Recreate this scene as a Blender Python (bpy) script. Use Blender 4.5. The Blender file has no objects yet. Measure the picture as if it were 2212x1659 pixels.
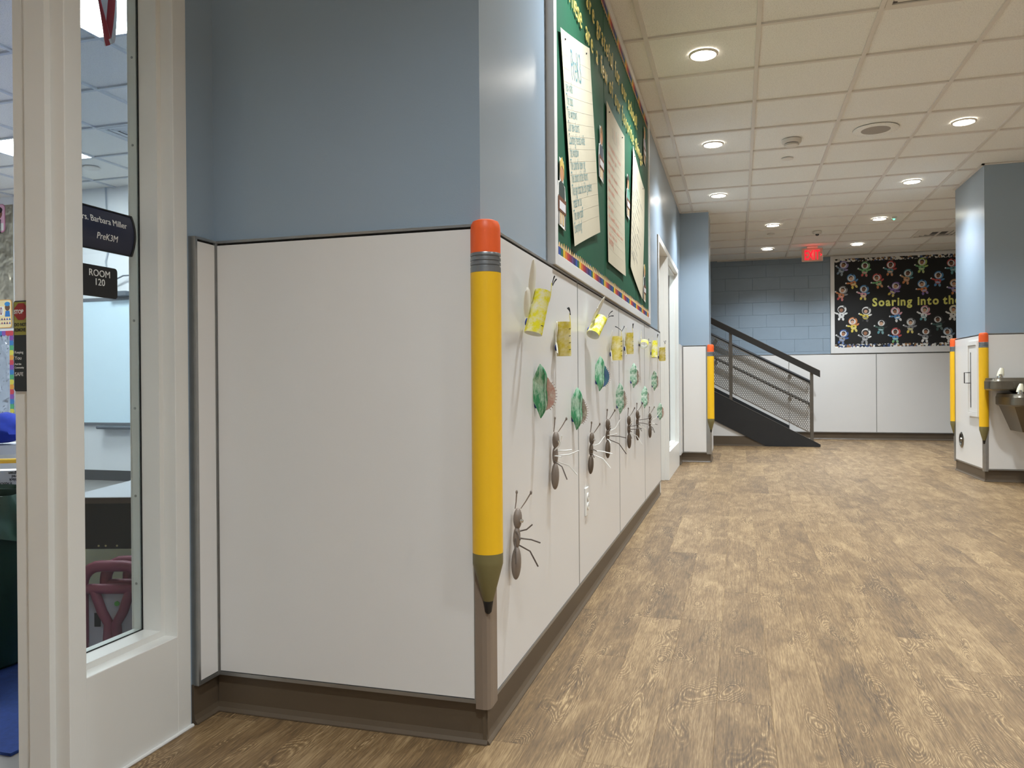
import bpy, bmesh, math, random
from mathutils import Vector, Matrix
random.seed(7)
PI = math.pi
S = bpy.context.scene
COL = S.collection

# ------------------------------------------------------------------ camera
F_PX, YAW, PITCH, ROLL, CZ = 1681.14, 0.283215, -0.00219, -0.007837, 0.9318
fw = Vector((-math.sin(YAW)*math.cos(PITCH), math.cos(YAW)*math.cos(PITCH), math.sin(PITCH)))
rt = Vector((math.cos(YAW), math.sin(YAW), 0)); up = rt.cross(fw)
rr = rt*math.cos(ROLL) + up*math.sin(ROLL); uu = up*math.cos(ROLL) - rt*math.sin(ROLL)
CAM = Vector((0, 0, CZ))
cd = bpy.data.cameras.new('camera'); cam = bpy.data.objects.new('camera', cd); COL.objects.link(cam)
cd.sensor_width = 36; cd.lens = F_PX/2212*36; cd.clip_start = 0.05; cd.clip_end = 100
cam.matrix_world = Matrix((rr, uu, -fw)).transposed().to_4x4(); cam.location = CAM
S.camera = cam
def ray(px, py): return fw + rr*((px-1106)/F_PX) - uu*((py-829.5)/F_PX)
def hit(px, py, ax, v):                     # where the ray of a pixel meets the plane x / y / z = v
    d = ray(px, py); i = 'xyz'.index(ax); return CAM + d*((v-CAM[i])/d[i])
def in_frame(p, m=60):
    q = Vector(p)-CAM; d = q.dot(fw)
    if d < .05: return None
    x = 1106+F_PX*q.dot(rr)/d; y = 829.5-F_PX*q.dot(uu)/d
    return d if -m < x < 2212+m and -m < y < 1659+m else None

# ------------------------------------------------------------------ world, exposure
w = bpy.data.worlds.new('world'); S.world = w; w.use_nodes = True
w.node_tree.nodes['Background'].inputs[0].default_value = (.8, .9, 1, 1)
w.node_tree.nodes['Background'].inputs[1].default_value = .02
S.view_settings.view_transform = 'Standard'; S.view_settings.look = 'None'
S.view_settings.exposure = 0.78; S.view_settings.gamma = 1; S.view_settings.use_curve_mapping = False
LAMP_W = 132; LAMP_COL = (.84, .93, 1.0); CLASS_COL = (.90, .965, 1.0); CLASS_E = 30.0

# ------------------------------------------------------------------ materials
def srgb(r, g, b):
    f = lambda c: (c/255)/12.92 if c <= 10 else (((c/255)+.055)/1.055)**2.4
    return (f(r), f(g), f(b))
MATS = {}
def mat(name, col, rough=.5, metal=0, bump=None, noise=None, emit=0, trans=0, spec=.5, obj_rand=0):
    """plain principled material; bump=(scale, strength), noise=(scale, amount) varies the colour"""
    if name in MATS: return MATS[name]
    m = bpy.data.materials.new(name); m.use_nodes = True; nt = m.node_tree; b = nt.nodes['Principled BSDF']
    b.inputs['Base Color'].default_value = (*col, 1); b.inputs['Roughness'].default_value = rough
    b.inputs['Metallic'].default_value = metal; b.inputs['Specular IOR Level'].default_value = spec
    if emit:
        b.inputs['Emission Color'].default_value = (*col, 1); b.inputs['Emission Strength'].default_value = emit
    if trans: b.inputs['Transmission Weight'].default_value = trans
    if bump or noise:
        tc = nt.nodes.new('ShaderNodeTexCoord')
    if noise:
        n = nt.nodes.new('ShaderNodeTexNoise'); n.inputs['Scale'].default_value = noise[0]; n.inputs['Detail'].default_value = 3
        nt.links.new(tc.outputs['Object'], n.inputs['Vector'])
        mr = nt.nodes.new('ShaderNodeMapRange'); mr.inputs[1].default_value = .25; mr.inputs[2].default_value = .75
        mr.inputs[3].default_value = 1-noise[1]; mr.inputs[4].default_value = 1+noise[1]
        nt.links.new(n.outputs[0], mr.inputs[0])
        h = nt.nodes.new('ShaderNodeMix'); h.data_type = 'RGBA'; h.blend_type = 'MULTIPLY'; h.inputs[0].default_value = 1
        h.inputs[6].default_value = (*col, 1); nt.links.new(mr.outputs[0], h.inputs[7]); nt.links.new(h.outputs[2], b.inputs['Base Color'])
    if bump:
        n = nt.nodes.new('ShaderNodeTexNoise'); n.inputs['Scale'].default_value = bump[0]; n.inputs['Detail'].default_value = 2
        nt.links.new(tc.outputs['Object'], n.inputs['Vector'])
        bp = nt.nodes.new('ShaderNodeBump'); bp.inputs['Strength'].default_value = bump[1]; bp.inputs['Distance'].default_value = .002
        nt.links.new(n.outputs[0], bp.inputs['Height']); nt.links.new(bp.outputs[0], b.inputs['Normal'])
    MATS[name] = m; return m
def emissive(name, col, s):
    if name in MATS: return MATS[name]
    m = bpy.data.materials.new(name); m.use_nodes = True; nt = m.node_tree; nt.nodes.clear()
    e = nt.nodes.new('ShaderNodeEmission'); e.inputs[0].default_value = (*col, 1); e.inputs[1].default_value = s
    o = nt.nodes.new('ShaderNodeOutputMaterial'); nt.links.new(e.outputs[0], o.inputs[0]); MATS[name] = m; return m
def crayon(name, c1, c2, scale=14, bias=.5, stretch=(1, 1, 1)):
    if name in MATS: return MATS[name]
    m = mat(name, c1, .8); nt = m.node_tree; b = nt.nodes['Principled BSDF']
    tc = nt.nodes.new('ShaderNodeTexCoord'); mp = nt.nodes.new('ShaderNodeMapping'); mp.inputs['Scale'].default_value = stretch
    n = nt.nodes.new('ShaderNodeTexNoise'); n.inputs['Scale'].default_value = scale; n.inputs['Detail'].default_value = 5; n.inputs['Roughness'].default_value = .7
    r = nt.nodes.new('ShaderNodeValToRGB'); r.color_ramp.elements[0].position = bias-.13; r.color_ramp.elements[1].position = bias+.13
    r.color_ramp.elements[0].color = (*c1, 1); r.color_ramp.elements[1].color = (*c2, 1)
    nt.links.new(tc.outputs['Object'], mp.inputs[0]); nt.links.new(mp.outputs[0], n.inputs['Vector']); nt.links.new(n.outputs[0], r.inputs[0]); nt.links.new(r.outputs[0], b.inputs['Base Color'])
    return m
def glass_mat():
    m = bpy.data.materials.new('clear_glass'); m.use_nodes = True; nt = m.node_tree; nt.nodes.clear()
    t = nt.nodes.new('ShaderNodeBsdfTransparent'); t.inputs[0].default_value = (.86, .90, .90, 1)
    g = nt.nodes.new('ShaderNodeBsdfGlossy'); g.inputs['Roughness'].default_value = .02
    lw = nt.nodes.new('ShaderNodeLayerWeight'); pw = nt.nodes.new('ShaderNodeMath'); pw.operation = 'POWER'; pw.inputs[1].default_value = 5
    fr = nt.nodes.new('ShaderNodeMath'); fr.operation = 'MULTIPLY_ADD'; fr.inputs[1].default_value = .95; fr.inputs[2].default_value = .03
    nt.links.new(lw.outputs['Facing'], pw.inputs[0]); nt.links.new(pw.outputs[0], fr.inputs[0])
    mx = nt.nodes.new('ShaderNodeMixShader'); o = nt.nodes.new('ShaderNodeOutputMaterial')
    nt.links.new(fr.outputs[0], mx.inputs[0]); nt.links.new(t.outputs[0], mx.inputs[1]); nt.links.new(g.outputs[0], mx.inputs[2]); nt.links.new(mx.outputs[0], o.inputs[0])
    return m
def wood_mat():
    m = bpy.data.materials.new('limed_oak_plank'); m.use_nodes = True; nt = m.node_tree; b = nt.nodes['Principled BSDF']; N = nt.nodes.new; K = nt.links.new
    tc = N('ShaderNodeTexCoord'); oi = N('ShaderNodeObjectInfo'); at = N('ShaderNodeAttribute'); at.attribute_name = 'seed'
    ad = N('ShaderNodeMath'); ad.operation = 'ADD'; K(oi.outputs['Random'], ad.inputs[0]); K(at.outputs['Fac'], ad.inputs[1])
    mu = N('ShaderNodeVectorMath'); mu.operation = 'SCALE'; mu.inputs[0].default_value = (41, 93, 17); K(ad.outputs[0], mu.inputs['Scale'])
    co = N('ShaderNodeVectorMath'); co.operation = 'ADD'; K(tc.outputs['Object'], co.inputs[0]); K(mu.outputs[0], co.inputs[1])
    def noise(scale, stretch, detail=2, dist=0, rough=.5):
        mp = N('ShaderNodeMapping'); mp.inputs['Scale'].default_value = stretch; K(co.outputs[0], mp.inputs[0])
        n = N('ShaderNodeTexNoise'); n.inputs['Scale'].default_value = scale; n.inputs['Detail'].default_value = detail
        n.inputs['Distortion'].default_value = dist; n.inputs['Roughness'].default_value = rough; K(mp.outputs[0], n.inputs['Vector']); return n.outputs[0]
    def math_(op, a, bb=None, c=None):
        n = N('ShaderNodeMath'); n.operation = op
        for i, v in enumerate((a, bb, c)):
            if v is None: continue
            if isinstance(v, (int, float)): n.inputs[i].default_value = v
            else: K(v, n.inputs[i])
        return n.outputs[0]
    def rng(x, a, bb, c=0, d=1):
        n = N('ShaderNodeMapRange'); n.interpolation_type = 'SMOOTHSTEP'
        for i, v in enumerate((x, a, bb, c, d)):
            if isinstance(v, (int, float)): n.inputs[i].default_value = v
            else: K(v, n.inputs[i])
        return n.outputs[0]
    field = noise(1.0, (8, 2.2, 1), 1.2, .25)
    wob = noise(1.0, (150, 55, 1), 2)
    ph = math_('ADD', math_('MULTIPLY', field, 330), math_('MULTIPLY', wob, 3.2))
    rings = math_('SINE', ph)
    line = rng(rings, .35, 1.0)
    dark = rng(rings, -.2, -1.0)
    ext = rng(math_('ABSOLUTE', math_('SUBTRACT', field, .5)), .05, .17)       # strong figure round the knots only
    streak = noise(1.0, (190, 7, 1), 3, .2, .6)
    pore = noise(1.0, (420, 26, 1), 2)
    patch = noise(1.0, (11, 3.6, 1), 3, .8)
    tone = math_('FRACT', math_('MULTIPLY', ad.outputs[0], 7.31))
    v = math_('ADD', .50, math_('MULTIPLY', math_('SUBTRACT', streak, .5), .75))
    v = math_('ADD', v, math_('MULTIPLY', math_('SUBTRACT', patch, .5), .75))
    v = math_('ADD', v, math_('MULTIPLY', math_('SUBTRACT', pore, .5), .6))
    v = math_('ADD', v, math_('MULTIPLY', math_('SUBTRACT', tone, .5), .19))
    v = math_('SUBTRACT', v, math_('MULTIPLY', math_('MULTIPLY', dark, ext), .13))
    v = math_('ADD', v, math_('MULTIPLY', math_('MULTIPLY', math_('MULTIPLY', line, ext), rng(pore, .35, .65)), .44))
    cr = N('ShaderNodeValToRGB'); e = cr.color_ramp.elements
    e[0].position = .12; e[0].color = (*srgb(78, 61, 43), 1); e[1].position = .95; e[1].color = (*srgb(178, 150, 110), 1)
    x = e.new(.5); x.color = (*srgb(124, 98, 66), 1)
    K(v, cr.inputs[0]); K(cr.outputs[0], b.inputs['Base Color'])
    K(rng(v, .2, .9, .52, .40), b.inputs['Roughness'])
    bp = N('ShaderNodeBump'); bp.inputs['Strength'].default_value = .25; bp.inputs['Distance'].default_value = .001
    K(v, bp.inputs['Height']); K(bp.outputs[0], b.inputs['Normal'])
    return m
def tile_mat(name, col):
    m = mat(name, col, .9); nt = m.node_tree; b = nt.nodes['Principled BSDF']; N = nt.nodes.new; K = nt.links.new
    tc = N('ShaderNodeTexCoord'); oi = N('ShaderNodeObjectInfo')
    v = N('ShaderNodeVectorMath'); v.operation = 'ADD'; K(tc.outputs['Object'], v.inputs[0]); K(oi.outputs['Location'], v.inputs[1])
    n = N('ShaderNodeTexNoise'); n.inputs['Scale'].default_value = 190; n.inputs['Detail'].default_value = 3; K(v.outputs[0], n.inputs['Vector'])
    r = N('ShaderNodeValToRGB'); r.color_ramp.elements[0].position = .33; r.color_ramp.elements[1].position = .5
    r.color_ramp.elements[0].color = (*[c*.8 for c in col], 1); r.color_ramp.elements[1].color = (*col, 1)
    K(n.outputs[0], r.inputs[0]); K(r.outputs[0], b.inputs['Base Color'])
    bp = N('ShaderNodeBump'); bp.inputs['Strength'].default_value = .5; bp.inputs['Distance'].default_value = .002
    K(n.outputs[0], bp.inputs['Height']); K(bp.outputs[0], b.inputs['Normal'])
    return m

M_BLUE = mat('blue_eggshell_paint', srgb(154, 170, 184), .27, bump=(260, .10), noise=(1.5, .02))
M_BLOCK = mat('blue_block_paint', srgb(140, 156, 170), .5, bump=(140, .5), noise=(9, .03))
M_PANEL = mat('white_laminate', srgb(230, 227, 223), .30, bump=(420, .06), noise=(2, .012))
M_ALU = mat('brushed_aluminium', srgb(168, 168, 166), .35, .85, noise=(30, .06))
M_GAP = mat('black_reveal', (.008, .008, .008), .8)
M_BASE = mat('brown_vinyl_base', srgb(92, 78, 62), .42, noise=(6, .04))
M_GUARD = mat('taupe_corner_guard', srgb(134, 118, 103), .4, bump=(300, .1))
M_FRAME = mat('white_enamel_steel', srgb(230, 228, 222), .33, bump=(60, .05), noise=(4, .015))
M_WOOD = wood_mat()
M_TILE = tile_mat('cream_mineral_tile', srgb(247, 246, 240))
M_TEE = mat('white_grid_steel', srgb(226, 220, 212), .5)
M_CTILE = tile_mat('classroom_mineral_tile', srgb(244, 240, 232))
M_GLASS = glass_mat()
M_WHITEWALL = mat('white_wall_paint', srgb(226, 228, 230), .6, bump=(200, .1))
M_DARK = mat('dark_subfloor', (.05, .045, .04), .9)
M_BLACK = mat('black_plastic', (.012, .012, .013), .45)
M_STEEL = mat('stainless_steel', srgb(150, 146, 138), .28, 1, noise=(60, .05))
M_CHROME = mat('chrome', srgb(215, 215, 215), .08, 1)
M_PAPER = mat('cream_chart_paper', srgb(200, 190, 165), .85, noise=(5, .03))
M_WPAPER = mat('white_paper', srgb(240, 238, 230), .8, noise=(9, .03))
M_BLUETACK = mat('blue_tack', srgb(28, 52, 150), .6, noise=(40, .1))

# ------------------------------------------------------------------ mesh helpers
class MB:
    def __init__(s): s.v = []; s.f = []; s.mi = []
    def add(s, vs, fs, mi=0):
        o = len(s.v); s.v += [tuple(p) for p in vs]; s.f += [tuple(i+o for i in f) for f in fs]; s.mi += [mi]*len(fs); return s
    def box(s, x0, x1, y0, y1, z0, z1, mi=0, bev=0):
        if bev:
            bm = bmesh.new(); bmesh.ops.create_cube(bm, size=1)
            for v in bm.verts: v.co = Vector(((x0+x1)/2+v.co.x*(x1-x0), (y0+y1)/2+v.co.y*(y1-y0), (z0+z1)/2+v.co.z*(z1-z0)))
            bmesh.ops.bevel(bm, geom=bm.edges[:], offset=bev, segments=2, affect='EDGES', profile=.5)
            bm.verts.index_update(); s.add([v.co[:] for v in bm.verts], [[v.index for v in f.verts] for f in bm.faces], mi); bm.free(); return s
        return s.add([(x, y, z) for z in (z0, z1) for y in (y0, y1) for x in (x0, x1)],
                     [(0, 2, 3, 1), (4, 5, 7, 6), (0, 1, 5, 4), (2, 6, 7, 3), (0, 4, 6, 2), (1, 3, 7, 5)], mi)
    def prism(s, pts, ax, a, b, mi=0):
        """polygon pts extruded along axis ax from a to b; pts are the two other coords in xyz order"""
        n = len(pts)
        def P(p, t): return {'x': (t, p[0], p[1]), 'y': (p[0], t, p[1]), 'z': (p[0], p[1], t)}[ax]
        return s.add([P(p, a) for p in pts]+[P(p, b) for p in pts],
                     [tuple(range(n))[::-1], tuple(range(n, 2*n))]+[(i, (i+1) % n, n+(i+1) % n, n+i) for i in range(n)], mi)
    def lathe(s, prof, c=(0, 0, 0), ax='z', n=32, mi=0, cap=True):
        vs = []; fs = []; c = Vector(c)
        for r, h in prof:
            for k in range(n):
                a = 2*PI*k/n; u, v = r*math.cos(a), r*math.sin(a)
                vs.append(c+Vector({'z': (u, v, h), 'x': (h, u, v), 'y': (u, h, v)}[ax]))
        for j in range(len(prof)-1):
            for k in range(n): fs.append((j*n+k, j*n+(k+1) % n, (j+1)*n+(k+1) % n, (j+1)*n+k))
        if cap: fs.append(tuple(range(n))[::-1]); fs.append(tuple(range((len(prof)-1)*n, len(prof)*n)))
        return s.add(vs, fs, mi)
    def tube(s, pts, r, n=8, mi=0):
        pts = [Vector(p) for p in pts]; rs = r if isinstance(r, (list, tuple)) else [r]*len(pts); vs = []; fs = []
        t0 = (pts[1]-pts[0]).normalized(); a = t0.orthogonal().normalized()
        for i, p in enumerate(pts):
            t = (pts[min(i+1, len(pts)-1)]-pts[max(i-1, 0)]).normalized(); a = (a-t*a.dot(t)).normalized(); b = t.cross(a)
            for k in range(n):
                q = 2*PI*k/n; vs.append(p+(a*math.cos(q)+b*math.sin(q))*rs[i])
        for i in range(len(pts)-1):
            for k in range(n): fs.append((i*n+k, i*n+(k+1) % n, (i+1)*n+(k+1) % n, (i+1)*n+k))
        fs.append(tuple(range(n))[::-1]); fs.append(tuple(range((len(pts)-1)*n, len(pts)*n)))
        return s.add(vs, fs, mi)
    def ball(s, c, r, n=14, m=9, mi=0):
        r = r if isinstance(r, (list, tuple)) else (r, r, r); c = Vector(c); vs = []; fs = []
        for j in range(m+1):
            th = PI*j/m
            for k in range(n):
                a = 2*PI*k/n; vs.append(c+Vector((r[0]*math.sin(th)*math.cos(a), r[1]*math.sin(th)*math.sin(a), r[2]*math.cos(th))))
        for j in range(m):
            for k in range(n): fs.append((j*n+k, (j+1)*n+k, (j+1)*n+(k+1) % n, j*n+(k+1) % n))
        return s.add(vs, fs, mi)
    def sheet(s, fn, nu, nv, th=.0008, mi=0, mi2=None):
        """surface fn(u,v), u,v in 0..1, given a thickness"""
        g = [[Vector(fn(i/nu, j/nv)) for j in range(nv+1)] for i in range(nu+1)]; A = []; B = []
        for i in range(nu+1):
            for j in range(nv+1):
                du = g[min(i+1, nu)][j]-g[max(i-1, 0)][j]; dv = g[i][min(j+1, nv)]-g[i][max(j-1, 0)]
                n = du.cross(dv); n = n.normalized() if n.length > 1e-12 else Vector((1, 0, 0))
                A.append(g[i][j]+n*th/2); B.append(g[i][j]-n*th/2)
        W = nv+1; T = len(A); fs = []
        for i in range(nu):
            for j in range(nv):
                a, b, c, d = i*W+j, (i+1)*W+j, (i+1)*W+j+1, i*W+j+1
                fs += [(a, b, c, d), (T+d, T+c, T+b, T+a)]
        rim = [i*W for i in range(nu+1)]+[nu*W+j for j in range(1, W)]+[i*W+nv for i in range(nu-1, -1, -1)]+[j for j in range(nv-1, 0, -1)]
        for k in range(len(rim)):
            a, b = rim[k], rim[(k+1) % len(rim)]; fs.append((b, a, T+a, T+b))
        s.add(A+B, fs, mi)
        if mi2 is not None:
            k0 = len(s.mi)-len(fs)
            for i in range(nu*nv): s.mi[k0+2*i+1] = mi2
        return s
    def move(s, M):
        s.v = [tuple(M @ Vector(p)) for p in s.v]; return s
    def mesh(s, name, mats, smooth=False):
        me = bpy.data.meshes.new(name); me.from_pydata(s.v, [], s.f); me.validate()
        for m in (mats if isinstance(mats, (list, tuple)) else [mats]): me.materials.append(m)
        if any(s.mi): me.polygons.foreach_set('material_index', s.mi[:len(me.polygons)])
        bm = bmesh.new(); bm.from_mesh(me); bmesh.ops.recalc_face_normals(bm, faces=bm.faces); bm.to_mesh(me); bm.free()
        if smooth:
            me.polygons.foreach_set('use_smooth', [True]*len(me.polygons)); me.set_sharp_from_angle(angle=math.radians(40))
        return me
    def build(s, name, mats, parent=None, smooth=False, loc=None):
        return put(name, s.mesh(name, mats, smooth), parent, loc)
def put(name, me, parent=None, loc=None, label=None):
    o = bpy.data.objects.new(name, me); COL.objects.link(o)
    if parent: o.parent = parent
    if loc is not None: o.location = loc
    if label: o['label'] = label
    return o
def tag(o, label, cat, group=None):
    o['label'] = label; o['category'] = cat
    if group: o['group'] = group
    return o
def struct(o, label=None):
    o['kind'] = 'structure'
    if label: o['label'] = label
    return o
def thing(name, label, cat, loc=(0, 0, 0), rot=(0, 0, 0), group=None):
    o = bpy.data.objects.new(name, None); COL.objects.link(o); o.empty_display_size = .05
    o.location = loc; o.rotation_euler = rot; return tag(o, label, cat, group)
def B(x0, x1, y0, y1, z0, z1, bev=0): return MB().box(x0, x1, y0, y1, z0, z1, bev=bev)

# ---- lettering: all text meshes are made in one go while the scene is still empty
FACE = {'+x': Matrix(((0, 0, 1), (1, 0, 0), (0, 1, 0))).to_4x4(), '-y': Matrix(((1, 0, 0), (0, 0, -1), (0, 1, 0))).to_4x4()}
TXT = {}
def want(keys):
    tmp = []
    for s, size, ext, off, align in keys:
        k = (s, size, ext, off, align)
        if k in TXT: continue
        c = bpy.data.curves.new('text', 'FONT'); c.body = s; c.size = size; c.extrude = ext; c.offset = off; c.align_x = align; c.resolution_u = 3
        o = bpy.data.objects.new('text', c); COL.objects.link(o); tmp.append((k, o)); TXT[k] = None
    dg = bpy.context.evaluated_depsgraph_get(); dg.update()
    for k, o in tmp:
        me = bpy.data.meshes.new_from_object(o.evaluated_get(dg)); TXT[k] = me
    for k, o in tmp:
        c = o.data; bpy.data.objects.remove(o); bpy.data.curves.remove(c)
def text(name, key, face, loc, m, parent=None, sx=1, shear=0, rot=0):
    me = TXT[key].copy(); me.name = name
    me.transform(FACE[face] @ Matrix.Rotation(rot, 4, 'Z') @ Matrix(((sx, shear, 0, 0), (0, 1, 0, 0), (0, 0, 1, 0), (0, 0, 0, 1))))
    me.materials.clear(); me.materials.append(m); return put(name, me, parent, loc)
LINES1 = ['new walls', 'The tops', 'The windows', 'Our new doors', 'Counting friends while', ' the window', 'The colorful new rug', 'The colors of the floors', 'The sign that the 5th graders', ' made for us', 'The new stuff', 'Everything!']
ROW1 = [('We', 3.045, 3.21), ('are', 3.285, 3.495), ('grateful', 3.535, 4.03), ('for', 4.085, 4.27), ('our', 4.325, 4.54), ('school!', 4.60, 5.03)]
ROW2 = [('These', 2.90, 3.20), ('are', 3.265, 3.455), ('a', 3.52, 3.59), ('few', 3.64, 3.85), ('of', 3.895, 4.03), ('our', 4.075, 4.29), ('favorite', 4.335, 4.85), ('things', 4.90, 5.31)]
keys = [(c, .128, .0012, .0, 'CENTER') for wd, _, _ in ROW1+ROW2 for c in wd]
keys += [(c, .175, .002, .006, 'CENTER') for c in 'Soaringintothe']
keys += [(l, .062, .0003, -.0007, 'LEFT') for l in LINES1] + [('PreK3', .17, .0003, -.002, 'LEFT'), ('PK', .17, .0003, .0, 'LEFT'), ('everything', .062, .0003, -.0007, 'LEFT'), ('the outside', .062, .0003, 0, 'LEFT')]
NAME = [('Mrs. Barbara Miller', .0225), ('PreK3M', .0225)]
keys += [(a, b, .0004, .0, 'CENTER') for a, b in NAME]
keys += [('ROOM', .024, .0004, 0, 'CENTER'), ('120', .024, .0004, 0, 'CENTER')]
keys += [('EXIT', .195, .001, .003, 'CENTER'), ('STOP', .0125, .0002, .0004, 'LEFT'), ('DO NOT', .0105, .0002, .0003, 'LEFT'), ('REMOVE', .0105, .0002, .0003, 'LEFT'),
         ('Keeping', .0085, .0002, 0, 'LEFT'), ('You', .012, .0002, 0, 'LEFT'), ('And the', .0065, .0002, 0, 'LEFT'), ('Community', .0065, .0002, 0, 'LEFT'), ('SAFE', .0125, .0002, 0, 'LEFT')]
keys += [('8 ASSORTED', .017, .0003, .0004, 'LEFT'), ('black', .017, .0003, .0004, 'LEFT'), ('red', .017, .0003, .0004, 'LEFT'), ('green', .017, .0003, .0004, 'LEFT'), ('10', .11, .0003, .001, 'LEFT'), ('J', .16, .0003, .001, 'CENTER')]
want(keys)

# ------------------------------------------------------------------ key planes (metres)
ZC, ZT, ZB = 2.864, 1.339, .107           # ceiling, wainscot top, wainscot bottom
XW, XP = -.638, -.618                     # corridor wall paint, wainscot face
YA, YAP = 1.911, 1.891                    # end wall of the door alcove, its wainscot face
XD, XDP, XF = -1.446, -1.424, -1.438      # alcove side wall, wainscot, steel frame face
YE = 6.50                                 # corridor wall ends
YS, YSP = 9.17, 9.15                      # stub wall
XS = -.318
YF, YFP = 13.10, 13.08                    # far wall
XC, XCP, YC, YCP = 2.145, 2.122, 7.955, 7.925   # right-hand wall block
XR, YB = 3.9, -3.5                        # unseen right wall and the wall behind the camera
T = .6096

# ------------------------------------------------------------------ floor
fl = struct(MB().box(-3.5, 6, YB, YF, -.08, -.004).build('floor', M_DARK), 'limed oak vinyl plank corridor floor')
PWD, PLN = .1524, 1.2192
def plank_mb(w_, l_, x=0, y=0):
    e = .0007; a, b = w_/2, l_/2
    return [(x-a, y-b, -.0042), (x+a, y-b, -.0042), (x+a, y+b, -.0042), (x-a, y+b, -.0042), (x-a, y-b, -e), (x+a, y-b, -e), (x+a, y+b, -e), (x-a, y+b, -e),
            (x-a+e, y-b+e, 0), (x+a-e, y-b+e, 0), (x+a-e, y+b-e, 0), (x-a+e, y+b-e, 0)], \
           [(0, 1, 5, 4), (1, 2, 6, 5), (2, 3, 7, 6), (3, 0, 4, 7), (4, 5, 9, 8), (5, 6, 10, 9), (6, 7, 11, 10), (7, 4, 8, 11), (8, 9, 10, 11)]
planks = []
nx = 0; x = -3.42
while x < XR:
    y0 = YB - ((nx*0.37+.21*math.sin(nx*2.3)) % 1)*PLN
    y = y0
    while y < YF:
        a, b = max(y, YB), min(y+PLN, YF)
        cx, cy = x+PWD/2, (a+b)/2
        ok = not (cx+PWD/2 < XD-.1 and b < 9.7) and not (cx+PWD/2 < XW-.1 and a > YA+.1 and b < 9.7)
        if b-a > .05 and ok: planks.append((cx, cy, b-a))
        y += PLN
    x += PWD; nx += 1
vis = []
for p in planks:
    d = min([q for q in (in_frame((p[0]+sx*PWD/2, p[1]+sy*p[2]/2, 0), 5) for sx in (-1, 0, 1) for sy in (-1, -.5, 0, .5, 1)) if q is not None] or [None], key=lambda t: t if t else 99)
    if d and not (p[0] > XC and p[1]-p[2]/2 > YC) and not (p[0]+PWD/2 < XW-.1 and p[1]-p[2]/2 > YA+.02) and not (p[0] < XW and p[1]-p[2]/2 > 9.1 and p[1]+p[2]/2 < 9.8): vis.append((d, p))
vis.sort(); near = [p for d, p in vis[:295]]; nearset = set(near)
pm = {}
for cx, cy, l in near:
    k = round(l, 3)
    if k not in pm: pm[k] = MB().add(*plank_mb(PWD, l)).mesh('plank', M_WOOD)
    put('plank', pm[k], fl, (cx, cy, 0))
m = MB(); seeds = []
for p in planks:
    if p in nearset: continue
    vs, fs = plank_mb(PWD, p[2], p[0], p[1]); m.add(vs, fs); seeds += [random.random()]*len(fs)
me = m.mesh('plank_field', M_WOOD); at = me.attributes.new('seed', 'FLOAT', 'FACE'); at.data.foreach_set('value', seeds[:len(me.polygons)])
put('plank_field', me, fl)['kind'] = 'stuff'

# ------------------------------------------------------------------ ceiling
ce = struct(MB().box(-3.5, 6, YB, YF, ZC+.02, ZC+.1).build('ceiling', M_WHITEWALL), 'suspended ceiling of cream mineral tiles in a white grid')
gx = [-1.0999+T*i for i in range(-4, 12)]; gy = [4.4498+T*j for j in range(-14, 16)]
SPECIAL = {}      # (cell) -> skip the tile where a vent sits
def cell(x, y): return (int(math.floor((x+1.0999)/T)), int(math.floor((y-4.4498)/T)))
VENTS = [(2.558, 11.46), (1.034, 4.145)]
for v in VENTS: SPECIAL[cell(*v)] = 1
tm = {}
def tile_piece(parent, x0, x1, y0, y1, z, mt):
    k = (round(x1-x0, 3), round(y1-y0, 3), mt.name)
    if k not in tm:
        a, b = (x1-x0)/2, (y1-y0)/2
        tm[k] = MB().box(-a, a, -b, b, 0, .012).mesh('ceiling_tile', mt)
    return put('ceiling_tile', tm[k], parent, ((x0+x1)/2, (y0+y1)/2, z+.009))
for i in range(len(gx)-1):
    for j in range(len(gy)-1):
        x0, x1, y0, y1 = max(gx[i], -3.5), min(gx[i+1], 6), max(gy[j], YB), min(gy[j+1], YF)
        cx, cy = (x0+x1)/2, (y0+y1)/2
        if y1-y0 < .02 or x1-x0 < .02: continue
        if cx < XW and YA < cy < 9.7 and x1 <= XW: continue
        if cx < XD or x1 < XD: 
            if cy < 9.7: continue
        if x0 < XW < x1 and YA < cy < 9.76: x0 = XW
        if x0 < XD < x1 and cy < YA: x0 = XD
        if cell(cx, cy) in SPECIAL: continue
        if cx > XC+.3 and cy > YC and not in_frame((cx, cy, ZC), 0): continue
        tile_piece(ce, x0, x1, y0, y1, ZC, M_TILE)
for x in gx:
    y0 = YB if x > XD else 9.7
    if XD < x < XW: B(x-.012, x+.012, YB, YA, ZC-.003, ZC+.009).build('main_runner', M_TEE, ce); y0 = 9.7
    if x > XW-.001 or y0 > 9: B(x-.012, x+.012, y0, YF, ZC-.003, ZC+.009).build('main_runner', M_TEE, ce)
for y in gy:
    if YB < y < YF:
        x0 = XW if YA < y < 9.7 else (XD if y < YA else -3.5)
        B(x0, 6, y-.012, y+.012, ZC-.0025, ZC+.009).build('cross_tee', M_TEE, ce)
B(XW, XW+.022, YA, YS, ZC-.004, ZC+.006).build('wall_angle', M_TEE, ce)
B(XS, 6, YF-.022, YF, ZC-.004, ZC+.006).build('wall_angle', M_TEE, ce)
B(XW, XS, YS-.022, YS, ZC-.004, ZC+.006).build('wall_angle', M_TEE, ce)
B(XC-.022, XC, YC-.022, 8.92, ZC-.004, ZC+.006).build('wall_angle', M_TEE, ce)
B(XC-.022, XR, YC-.022, YC, ZC-.004, ZC+.006).build('wall_angle', M_TEE, ce)

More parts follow.
